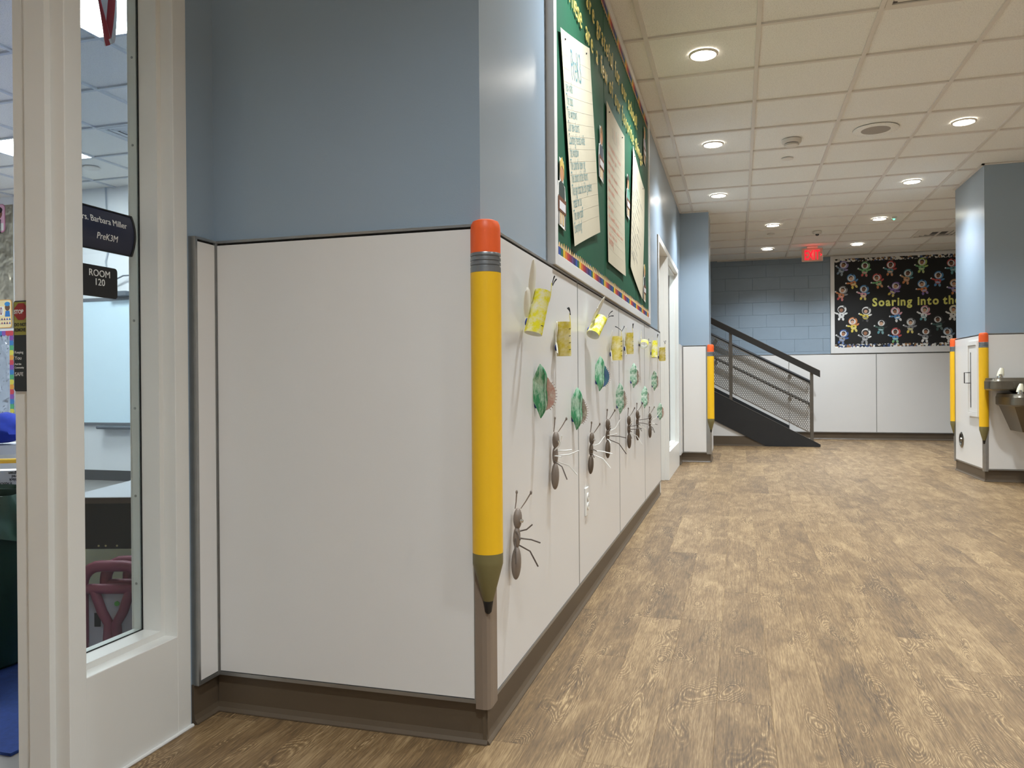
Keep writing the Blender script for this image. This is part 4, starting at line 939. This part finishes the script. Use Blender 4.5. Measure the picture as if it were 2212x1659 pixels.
def basin(x0, x1, yf, z0, z1, nm):
    r = .07; yb = -.002
    def plan(e): 
        p = [(2.172-2.30+e, yb), (2.172-2.30+e, -.058), (x0-2.30+e, -.078)] if x0 < 2.15 else [(x0-2.30+e, yb), (x0-2.30+e, -.04), (x0-2.30+e, -.05)]
        for k in range(7): a = PI+PI/2*k/6; p.append((x0-2.30+r+(r-e)*math.cos(a), yf-YCP+r+(r-e)*math.sin(a)))
        for k in range(7): a = -PI/2+PI/2*k/6; p.append((x1-2.30-r+(r-e)*math.cos(a), yf-YCP+r+(r-e)*math.sin(a)))
        return p+[(x1-2.30-e, yb)]
    lv = [(.012, z0), (.0, z0+.012), (.0, z1-.030), (.004, z1-.026), (.010, z1-.004), (.018, z1), (.034, z1), (.045, z1-.012), (.10, z1-.030)]
    vs = []; n = len(plan(0))
    for e, z in lv: vs += [(a, b, z-.44) for a, b in plan(e)]
    fs = [tuple(range(n))[::-1], tuple(range((len(lv)-1)*n, len(lv)*n))]
    for j in range(len(lv)-1): fs += [(j*n+k, j*n+(k+1) % n, (j+1)*n+(k+1) % n, (j+1)*n+k) for k in range(n)]
    b = MB().add(vs, fs).build('basin', M_FST, t, True)
    zc = (z0+z1)/2-.44-.012
    # push pads: left corner and front
    pts = [Vector((x0-2.30+r+(r+.004)*math.cos(a), yf-YCP+r+(r+.004)*math.sin(a), 0)) for a in [PI+PI/2*k/8 for k in range(9)]]
    m = MB(); W = .026
    m.sheet(lambda u, v: tuple((pts[min(8, int(u*8))])+Vector((0, 0, zc+(v-.5)*2*W*(1 if .05 < u < .95 else .8)))), 8, 4, .006); m.build('push_pad', M_FST, t, True)
    B((x0+x1)/2-2.30-.07, (x0+x1)/2-2.30+.09, yf-YCP-.006, yf-YCP+.004, zc-W, zc+W, .0045).build('push_pad', M_FST, t)
    # bubbler
    bx, by = x0-2.30+(.10 if x0 < 2.15 else .085), yf-YCP+.13; zb = z1-.44-.03
    bu = MB().lathe([(.027, zb), (.024, zb+.03), (.018, zb+.060), (.014, zb+.063)], (bx, by, 0), 'z', 20).build('bubbler', M_CHROME, t, True)
    def gd(u, v): a = (u-.5)*2.4; return (bx+.029*math.sin(a)*(1-.55*v*v)+.016*v, by+.012-.029*math.cos(a)*(1-.3*v)+.012*v, zb+.046+v*.070)
    MB().sheet(gd, 10, 8, .004).build('mouth_guard', M_BUB, bu, True)
basin(2.105, 2.56, 7.62, .828, .938, 'a'); basin(2.215, 2.69, 7.44, .692, .800, 'b')
MB().prism([(.0, .389), (.04, .359), (.20, .359), (.20, .389)], 'y', -.25, -.05).build('shroud', M_FST, t)
MB().add([(-.06, -.42, .2525), (.33, -.42, .2525), (.33, -.002, .2525), (-.06, -.002, .2525), (.03, -.32, .03), (.25, -.32, .03), (.25, -.002, .03), (.03, -.002, .03)],
         [(0, 1, 2, 3), (7, 6, 5, 4), (0, 4, 5, 1), (1, 5, 6, 2), (2, 6, 7, 3), (3, 7, 4, 0)]).build('apron', M_FST, t)

# ------------------------------------------------------------------ signs on the glass and the jamb
xg = XF-.0975
t = thing('name_sign', 'navy curved sign with a teacher name and PreK3M on the glass', 'sign', (xg, 1.590, 1.323))
def arc(u, v): a = (v-.5)*2; return (.0145-.0125*a*a, (u-.5)*.198, (v-.5)*.102)
M_NAVY = mat('navy_sign_insert', srgb(40, 44, 66), .35)
MB().sheet(arc, 2, 16, .0012).build('insert', M_NAVY, t, True)
for s in (-1, 1):
    MB().prism([(.0, -.053)]+[(.0165-.0125*(k/8-1)**2 if True else 0, (k/8-1)*.053) for k in range(17)]+[(.0, .053)], 'y', s*.0985-.003, s*.0985+.003).build('end_cap', M_BLACK, t)
    MB().box(.0, .005, -.099, .099, s*.052-.0015, s*.052+.0015).build('edge_rail', M_BLACK, t)
M_WINK = mat('white_sign_ink', srgb(236, 236, 232), .6)
for (a, b), z in zip(NAME, (.014, -.026)):
    o = text('lettering', (a, b, .0004, .0, 'CENTER'), '+x', (0, 0, 0), M_WINK, t, .92)
    for v in o.data.vertices:
        v.co.z += z; q = v.co.z/.051; v.co.x += .0153-.0125*q*q; v.co.y += -.008 if a != 'PreK3M' else .008
t = thing('room_sign', 'black ROOM 120 plate on the glass', 'sign', (xg, 1.565, 1.192))
def rrect(w_, h_, r, n=5):
    p = []
    for cx, cz, a0 in ((w_/2-r, h_/2-r, 0), (-w_/2+r, h_/2-r, PI/2), (-w_/2+r, -h_/2+r, PI), (w_/2-r, -h_/2+r, PI*1.5)):
        p += [(cx+r*math.cos(a0+PI/2*k/n), cz+r*math.sin(a0+PI/2*k/n)) for k in range(n+1)]
    return p
MB().prism(rrect(.150, .078, .009), 'x', .0, .003).build('plate', M_BLACK, t)
text('lettering', ('ROOM', .024, .0004, 0, 'CENTER'), '+x', (.0034, .017, .012), M_WINK, t, .95); text('lettering', ('120', .024, .0004, 0, 'CENTER'), '+x', (.0034, .017, -.010), M_WINK, t, .95)
t = thing('magnet_strip', 'black lockdown magnet strip with red STOP sign on the door jamb', 'magnet strip', (-1.5855, 1.388, .92))
MB().prism([(p[0]+.0245, p[1]+.103) for p in rrect(.047, .206, .006)], 'y', -.0022, 0).build('strip', mat('strip_black', (.010, .016, .018), .35), t)
B(.003, .046, -.0028, -.0022, .128, .203).build('header', mat('strip_olive', srgb(150, 146, 60), .5), t)
MB().prism([(.0235+.0205*math.cos(PI/8+k*PI/4), .181+.0205*math.sin(PI/8+k*PI/4)) for k in range(8)], 'y', -.0034, -.0028).build('stop_octagon', mat('strip_red', srgb(150, 34, 36), .5), t)
for s, z, c, sx in (('STOP', .1765, 'w', .9), ('DO NOT', .148, 'k', .85), ('REMOVE', .136, 'k', .8), ('Keeping', .086, 'w', .9), ('You', .072, 'w', 1), ('And the', .060, 'w', .9), ('Community', .052, 'w', .85), ('SAFE', .035, 'w', .95)):
    sz = [k for k in TXT if k[0] == s][0]
    text('lettering', sz, '-y', (.004, -.0038 if s == 'STOP' else -.0031, z), M_WINK if c == 'w' else M_BLACK, t, sx)

# ------------------------------------------------------------------ classroom seen through the door and the glass
CX0, CX1, CY0, CY1 = -9.0, XW-.13, -1.5, 6.224; XI = XD-.14
M_CFL = mat('grey_classroom_vinyl', srgb(132, 129, 126), .4, noise=(3, .12))
cf = struct(MB().box(CX0, XI, CY0, CY1, -.08, 0).box(XI, CX1, YA+.12, CY1, -.08, 0).build('floor_classroom', M_CFL), 'grey vinyl classroom floor')
cc = struct(MB().box(CX0, XI, CY0, CY1, ZC+.03, ZC+.1).box(XI, CX1, YA+.12, CY1, ZC+.03, ZC+.1).build('ceiling_classroom', M_WHITEWALL), 'classroom ceiling of white mineral tiles')
ox, oy = -3.400, 3.525
TROF = [(-3.095, 3.22), (-5.533, 5.049), (-3.095, 5.66), (-7.36, 3.22), (-7.36, .78), (-1.3, 4.45)]
cells = {(math.floor((x-ox)/T), math.floor((y-oy)/T)) for x, y in TROF+[(-4.314, 5.049)]}
for i in range(-9, 5):
    for j in range(-8, 5):
        x0, x1, y0, y1 = max(ox+i*T, CX0), min(ox+(i+1)*T, CX1), max(oy+j*T, CY0), min(oy+(j+1)*T, CY1)
        if x1-x0 < .03 or y1-y0 < .03 or (i, j) in cells: continue
        if x1 > XI and y0 < YA+.12:
            if y1 <= YA+.13: 
                if x0 < XI: x1 = XI
                else: continue
        tile_piece(cc, x0, x1, y0, y1, ZC, M_CTILE)
M_CTEE = mat('classroom_grid', srgb(206, 208, 210), .5)
for i in range(-9, 5):
    x = ox+i*T; y0 = CY0 if x < XI else YA+.12
    if CX0 < x < CX1: B(x-.012, x+.012, y0, CY1, ZC-.003, ZC+.009).build('main_runner', M_CTEE, cc)
for j in range(-8, 5):
    y = oy+j*T
    if CY0 < y < CY1: B(CX0, XI if y < YA+.12 else CX1, y-.012, y+.012, ZC-.0025, ZC+.009).build('cross_tee', M_CTEE, cc)
struct(MB().box(CX0, CX1, CY1, CY1+.1, 0, ZC+.1).build('wall_classroom_back', M_WHITEWALL), 'white classroom wall with the whiteboard')
struct(MB().box(CX0-.1, CX0, CY0, CY1, 0, ZC+.1).build('wall_classroom_side', M_WHITEWALL), 'white classroom side wall')
struct(MB().box(CX0, XI, CY0-.1, CY0, 0, ZC+.1).build('wall_classroom_front', M_WHITEWALL), 'white classroom front wall')
struct(MB().box(CX0, CX1, CY1-.006, CY1, 0, .10).build('baseboard_classroom', mat('charcoal_base', srgb(70, 70, 72), .5)), 'dark base of the classroom wall')
# room behind the far sidelight
struct(MB().box(-3.4, -.78, YE-.1, YE-.02, 0, ZC).box(-3.4, -3.3, YE, 9.15, 0, ZC).box(-3.4, -.78, YE, 9.15, ZC, ZC+.05).box(-3.4, -.78, YE, 9.15, -.05, -.002).build('wall_next_room', M_WHITEWALL), 'white room behind the far sidelight')
M_TROF = emissive('troffer_lens', CLASS_COL, CLASS_E)
def troffer(x, y, z, lab, par=None):
    t = thing('ceiling_troffer', lab, 'light', (x, y, z), group='square classroom ceiling lights'); a = T/2-.014
    B(-a, a, -a, a, .012, .028).build('housing', M_CTEE, t)
    B(-a+.02, a-.02, -a+.02, a-.02, -.004, .012, .004).build('diffuser', M_TROF, t)
labs = ['bright classroom ceiling light behind the flag', 'classroom ceiling light seen through the door gap'] + ['classroom ceiling light near the back wall, out of view', 'classroom ceiling light far left, out of view', 'classroom ceiling light over the front corner, out of view', 'classroom ceiling light behind the corridor wall']
for (x, y), lb in zip(TROF, labs): troffer(x, y, ZC, lb)
troffer(-2.0, 7.8, ZC-.03, 'ceiling light of the room behind the far sidelight')
vent(-4.314, 5.049, 'classroom ceiling air diffuser half hidden by the glass edge', ZC, M_CTEE)
o = MB().lathe([(.001, .004), (.07, .004), (.07, -.006), (.06, -.010), (.001, -.011)], n=24).build('smoke_detector', M_DET, smooth=True, loc=(-5.50, 5.60, ZC)); tag(o, 'flat round detector on the classroom ceiling', 'smoke detector')
# whiteboard
wb = thing('whiteboard', 'large pale blue-white whiteboard on the classroom wall', 'whiteboard', (-5.9, CY1, .565))
B(-1.15, 1.15, -.022, 0, 0, 1.20).build('board', mat('whiteboard_enamel', srgb(216, 238, 248), .18), wb)
for a in ((-1.17, 1.17, -.03, 0, 1.195, 1.225), (-1.17, 1.17, -.03, 0, -.02, .004), (1.15, 1.17, -.03, 0, .004, 1.195), (-1.17, -1.15, -.03, 0, .004, 1.195)): B(*a).build('frame_rail', mat('board_alu', srgb(120, 124, 130), .4, .5), wb)
t = thing('speaker_bar', 'grey pen tray bar under the whiteboard', 'tray', (-5.55, CY1-.05, .508))
B(-.45, .45, -.05, .05, .0, .034, .012).build('tray', mat('tray_grey', srgb(96, 102, 110), .5), t)
m = MB().tube([(.12, 0, 0), (.10, .01, -.10), (.13, .03, -.22), (.15, .04, -.40)], .006, 6).build('cable', mat('cable_grey', srgb(110, 116, 124), .5), t, True)
o = MB().tube([hit(228, 405, 'y', CY1-.01), hit(229, 440, 'y', CY1-.012), hit(231, 470, 'y', CY1-.01), hit(233, 545, 'y', CY1-.014), hit(228, 565, 'y', CY1-.01), hit(232, 600, 'y', CY1-.012), hit(240, 645, 'y', CY1-.012)], .007, 6).build('data_cable', mat('pale_cable', srgb(176, 182, 190), .5), smooth=True); tag(o, 'thin cable hanging from the ceiling above the whiteboard', 'cable')
t = thing('projector_mount', 'grey bracket with looped cable on top of the whiteboard', 'bracket', (-5.75, CY1-.06, 1.79))
B(-.10, .12, -.04, .04, .0, .05, .008).build('bracket', mat('tray_grey', srgb(96, 102, 110), .5), t)
MB().tube([(-.12, 0, .03), (-.05, 0, .16), (.06, 0, .20), (.20, 0, .20)], .008, 6).build('cable', mat('cable_grey', srgb(110, 116, 124), .5), t, True)
# flag
fp = hit(236, 88, 'x', -2.35)
t = thing('wall_flag', 'drooping red and white striped flag on a short pole', 'flag', (fp.x, fp.y, fp.z))
M_FL = {'r': mat('flag_red', srgb(176, 40, 52), .7), 'w': mat('flag_white', srgb(232, 228, 226), .7), 'b': mat('flag_blue', srgb(40, 48, 96), .7)}
def fold(u, v):       # v: 0 at the lower tip to 1 at the pole
    wdt = .008+.05*min(1, v*2.0)**.8
    return (.020*math.sin(u*9+v*2.5)+.01*v, (u-.62)*wdt*2.3-.012*v, v*.32-.02*math.sin(u*PI)*(1-v))
for k in range(7):
    c = 'r' if k % 2 == 0 else 'w'
    MB().sheet(lambda u, v: fold((k+u)/7, v), 4, 22, .001).build('stripe', M_FL[c], t, True)
MB().tube([(0, -.02, .335), (.5, .05, .44)], .008, 10).build('pole', mat('flag_pole', srgb(190, 160, 100), .4), t, True)
# low table with steel apron
def cam_axes(px, py, z):
    p = hit(px, py, 'z', z); return p
ang = YAW
tp = hit(236, 1079, 'z', .53)
t = thing('classroom_table', 'low grey-topped classroom table with black steel apron', 'table', (tp.x, tp.y, .0085), (0, 0, ang))
B(-.16, .62, .0, .52, .512, .530, .003).build('top', mat('grey_table_top', srgb(176, 176, 180), .4, noise=(30, .04)), t)
B(-.16, .62, -.004, .0, .508, .528).build('edge_band', mat('brown_edge_band', srgb(92, 76, 64), .5), t)
ap = B(-.15, .61, .012, .02, .345, .510).build('apron', mat('black_apron_steel', srgb(34, 35, 36), .45, .2), t)
for x in (-.10, -.045, -.02, .02, .08, .2, .32): MB().lathe([(.0035, -.0008), (.0035, .0)], (x, .012, .356), 'y', 12).build('bolt', mat('pale_bolt', srgb(220, 206, 150), .5), ap)
for x, y in ((-.13, .04), (.58, .04), (-.13, .48), (.58, .48)): MB().tube([(x, y, 0), (x, y, .51)], .014, 12).build('leg', M_BLACK, t, True)
o = MB().sheet(lambda u, v: (tp.x+.075+u*.20*math.cos(ang)-v*.14*math.sin(ang)+.02, tp.y+.20+u*.20*math.sin(ang)+v*.14*math.cos(ang), .5402+.004*u), 3, 3, .003).build('paper_sheets', M_WPAPER); tag(o, 'few white papers lying on the low classroom table', 'paper')
o = MB().sheet(lambda u, v: (tp.x-.125+u*.06, tp.y+.42+v*.06, .5415+.012*math.sin(u*6)*math.sin(v*5+.6)), 6, 6, .001).build('crumpled_paper', M_WPAPER); tag(o, 'small crumpled paper at the back of the low table', 'paper')
# pale wooden cabinet behind the apron
cp = hit(236, 1250, 'z', .20)
t = thing('low_cabinet', 'pale yellow wooden cabinet behind the table apron', 'cabinet', ((CAM+ray(236, 1250)*3.28).x, (CAM+ray(236, 1250)*3.28).y, .0085), (0, 0, ang))
M_MAPLE = mat('pale_maple', srgb(250, 236, 176), .5, noise=(8, .05))
B(-.30, .45, .009, .38, .04, .37, .004).build('body', M_MAPLE, t); B(-.28, .43, .02, .36, .0, .041).build('plinth', M_DARK, t)
B(-.29, .44, .0, .010, .05, .36, .003).build('door', M_MAPLE, t)
# pink moulded frames standing in a row
M_PINK = mat('dusty_pink_plastic', srgb(142, 70, 86), .5, noise=(10, .05)); M_PINKD = mat('pink_frame_panel', srgb(176, 172, 178), .6)
pk = [(0, 'nearest dusty pink moulded frame with a green dot'), (1, 'second dusty pink moulded frame behind the nearest'), (2, 'third dusty pink moulded frame of the row'), (3, 'last dusty pink moulded frame of the row')]
base = CAM+ray(243, 1300)*2.55
for k, lb in pk:
    px_ = base.x+.018*k*1.2; py_ = base.y+.055*k
    t = thing('plastic_frame', lb, 'stacking cot', (px_+.02*k, py_, .0225), (0, 0, ang), 'pink plastic frames standing under the table')
    w_, h_, r = .098, .318+.006*k, .0185
    pts = [(-w_, 0, 0), (-w_, 0, h_-.06)]+[(-w_+.06*(1-math.cos(a)), 0, h_-.06+.06*math.sin(a)) for a in [PI/2*q/6 for q in range(1, 7)]]
    pts += [(w_-.06+.06*math.sin(a), 0, h_-.06+.06*math.cos(a)) for a in [PI/2*q/6 for q in range(0, 7)]]+[(w_, 0, 0)]
    MB().tube(pts, r, 12).build('rim', M_PINK, t, True)
    MB().tube([(-w_, 0, h_-.075), (w_, 0, h_-.075)], r*.9, 12).build('cross_bar', M_PINK, t, True)
    for s in (-1, 1): MB().tube([(s*w_*.6, 0, h_-.08), (s*w_*.35, 0, h_-.15), (s*.012, 0, h_-.19), (s*.02, 0, .03)], r*.85, 12).build('brace', M_PINK, t, True)
    MB().tube([(-w_, 0, .02), (w_, 0, .02)], r*.9, 12).build('bottom_bar', M_PINK, t, True)
    B(-w_+.01, w_-.01, .006, .010, .02, h_-.08).build('panel', M_PINKD, t)
    if k == 0: MB().lathe([(.001, .0), (.008, .0), (.008, .003), (.001, .003)], (.012, .003, h_-.125), 'y', 16).build('green_dot', mat('green_sticker', srgb(96, 170, 80), .6), t)
    if k == 0: B(-.062, -.042, .0035, .0055, h_-.20, h_-.155).build('label_outline', M_BLACK, t)
# bin with liner, shelf with boxes, rug
bp = hit(8, 1452, 'z', 0)
t = thing('green_bin', 'dark green waste bin with a clear crumpled liner', 'bin', (bp.x-.16, bp.y+.03, .0085))
MB().lathe([(.001, .0), (.155, .0), (.165, .01), (.19, .535), (.197, .54), (.197, .555), (.183, .555), (.178, .53), (.15, .02), (.001, .02)], n=36).build('body', mat('dark_green_plastic', srgb(18, 52, 34), .45), t, True)
MB().sheet(lambda u, v: ((.199+.006*math.sin(u*60+v*7)+.003*math.sin(u*131))*math.cos(u*2*PI), (.199+.006*math.sin(u*60+v*7)+.003*math.sin(u*131))*math.sin(u*2*PI), .43+v*.14+.018*math.sin(u*23)*(1-v)), 90, 8, .0006).build('liner', mat('smoky_liner', srgb(70, 96, 80), .25), t, True)
rg = hit(20, 1580, 'z', .006)
o = MB().box(-5.5, rg.x+.12, rg.y-.10, 5.2, .0005, .008).build('blue_rug', mat('blue_carpet', srgb(34, 62, 128), .95, bump=(400, .6), noise=(60, .15))); tag(o, 'blue classroom rug behind the door', 'rug')
sp = hit(12, 1053, 'z', .50)
t = thing('low_shelf', 'white low shelf behind the green bin', 'shelf', (sp.x, sp.y, .0085), (0, 0, math.radians(30)))
B(-.45, .11, -.02, .32, .475, .4915, .003).build('top', M_WHITEWALL, t)
for x in (-.44, .09): B(x, x+.018, -.01, .31, 0, .475).build('side', M_WHITEWALL, t)
B(-.42, .09, .30, .31, .02, .475).build('back', M_WHITEWALL, t)
c30 = math.radians(30)
t = thing('marker_box', 'white marker box standing upside down on the shelf', 'box', (sp.x, sp.y, .5005), (0, 0, c30))
B(-.28, .065, -.01, .07, 0, .072, .001).build('carton', mat('white_carton', srgb(232, 232, 230), .5), t)
for s, z in (('8 ASSORTED', .022), ('black', .038), ('red', .052), ('green', .066)):
    text('lettering', (s, .017, .0003, .0004, 'LEFT'), '-y', (.028 if s[0] == '8' else .046, -.0106, z), M_BLACK, t, .8, 0, PI)
    if s[0] != '8': MB().lathe([(.002, -.0108), (.002, -.0102)], (.054, 0, z-.005), 'y', 8).build('bullet', M_BLACK, t)
t = thing('yellow_caddy', 'yellow plastic caddy with a round handle on the shelf', 'caddy', (sp.x-.02, sp.y+.16, .5005), (0, 0, c30))
MB().box(-.2, .07, -.05, -.046, 0, .06).box(-.2, .07, .046, .05, 0, .06).box(.066, .07, -.046, .046, 0, .06).box(-.2, -.196, -.046, .046, 0, .06).box(-.196, .066, -.046, .046, 0, .004).build('tub', mat('yellow_tub', srgb(216, 178, 60), .45), t)
MB().tube([(-.2, 0, .058), (-.2, 0, .10), (.07, 0, .10), (.07, 0, .058)], .011, 10).build('handle', mat('yellow_tub', srgb(216, 178, 60), .45), t, True)
m = MB().ball((0, 0, .08), (.13, .10, .075), 20, 12)
m.v = [(x*(1+.12*math.sin(z*60+y*30)), y, max(0, z)*(1+.1*math.sin(x*40))) for x, y, z in m.v]
J = CAM+ray(4, 966)*4.05
o = m.build('blue_jacket', mat('blue_cloth', srgb(30, 52, 150), .9, noise=(30, .2)), smooth=True, loc=(J.x, J.y, .6305)); tag(o, 'crumpled royal blue jacket behind the yellow caddy', 'jacket')
t = thing('storage_cube', 'white storage cube carrying the blue jacket', 'box', (J.x, J.y, .0085), (0, 0, c30)); B(-.20, .12, -.05, .15, 0, .621, .004).build('body', M_WHITEWALL, t); B(-.19, .11, -.054, -.05, .05, .57).build('front', M_WPAPER, t)
# metallic paper display and cards on the back wall
def foil(m):
    for n in m.node_tree.nodes:
        if n.type == 'BUMP': n.inputs['Distance'].default_value = .05
    return m
M_FOIL = mat('crinkled_foil_paper', srgb(176, 170, 152), .28, .85, bump=(7, 1.0)); M_FOIL2 = mat('crinkled_silver_foil', srgb(190, 200, 212), .25, .9, bump=(9, 1.0))
q = hit(29, 560, 'y', CY1)
foil(M_FOIL); foil(M_FOIL2)
t = thing('foil_display', 'crinkled gold and silver foil display on the classroom wall', 'wall display', (q.x, CY1-.001, 0))
B(-1.6, 0, -.006, 0, 1.53, 2.79).build('upper_foil', M_FOIL, t); B(-1.6, -.004, -.006, 0, .55, 1.50).build('lower_foil', M_FOIL2, t)
def zig(n): 
    pts = [(0, 0)]
    for k in range(n): pts += [(.045+.012*(k % 2), k*.05+.02), (.045-.006*(k % 2), k*.05+.045)]
    return pts+[(0, n*.05)]
cl = [(196, 70, 80), (216, 150, 60), (210, 200, 80), (80, 160, 110), (60, 120, 180), (130, 80, 160)]
for k in range(19): MB().prism([(-.05, .55+k*.05), (-.008, .55+k*.05), (.004, .575+k*.05), (-.008, .60+k*.05), (-.05, .60+k*.05)], 'y', -.009, -.0065).build('border_scallop', am(cl[k % 6]), t)
for k in range(22): MB().prism([(-.05-k*.05, 1.50), (-.10-k*.05, 1.50), (-.10-k*.05, 1.46), (-.075-k*.05, 1.445), (-.05-k*.05, 1.46)], 'y', -.009, -.0065).build('border_scallop', am(cl[(k*5) % 6]), t)
q1 = hit(0, 472, 'y', CY1-.01); q2 = hit(9, 678, 'y', CY1-.01)
t = thing('alphabet_card', 'pink letter J card on the foil display', 'card', (q1.x-.06, CY1-.008, q1.z))
MB().prism([(a, b) for a, b in rrect(.25, .29, .04)], 'y', -.002, 0).build('card', am((206, 130, 160)), t)
MB().prism(rrect(.235, .275, .035), 'y', -.003, -.002).build('inner', am((226, 176, 196)), t)
dsc(.04, .05, .05, .055, .0032).build('face', am((130, 84, 62)), t); dsc(.04, .085, .055, .035, .0045).build('hair', am((50, 36, 32)), t)
B(-.05, .105, -.0045, -.003, -.125, -.05).build('letter_panel', M_WPAPER, t); text('lettering', ('J', .16, .0003, .001, 'CENTER'), '-y', (.07, -.0052, -.12), M_BLACK, t, .5)
t = thing('number_card', 'yellow number 10 card with a blue-capped child on the foil display', 'card', (q2.x, CY1-.008, q2.z))
MB().prism(rrect(.20, .29, .03), 'y', -.002, 0).build('card', am((226, 170, 90)), t); MB().prism(rrect(.185, .275, .026), 'y', -.003, -.002).build('inner', am((240, 220, 170)), t)
B(-.09, -.005, -.0045, -.003, -.015, .075).build('number_panel', M_WPAPER, t); text('lettering', ('10', .11, .0003, .001, 'LEFT'), '-y', (-.082, -.0052, -.008), mat('maroon_ink', srgb(120, 40, 60), .6), t, .55)
dsc(.045, .065, .032, .035, .0032).build('face', am((110, 76, 58)), t); dsc(.045, .10, .036, .022, .0046).build('cap', am((60, 140, 200)), t)
MB().prism([(.012, -.03), (.08, -.03), (.072, .03), (.02, .03)], 'y', -.0042, -.003).build('shirt', am((50, 120, 190)), t)
for r_ in range(2):
    for k in range(5): MB().prism([(-.075+k*.034, -.105+r_*.04), (-.048+k*.034, -.105+r_*.04), (-.0615+k*.034, -.08+r_*.04)], 'y', -.0042, -.003).build('counter', am([(60, 110, 170), (150, 80, 110), (60, 70, 120), (120, 60, 90), (90, 100, 180)][(k+r_) % 5]), t)
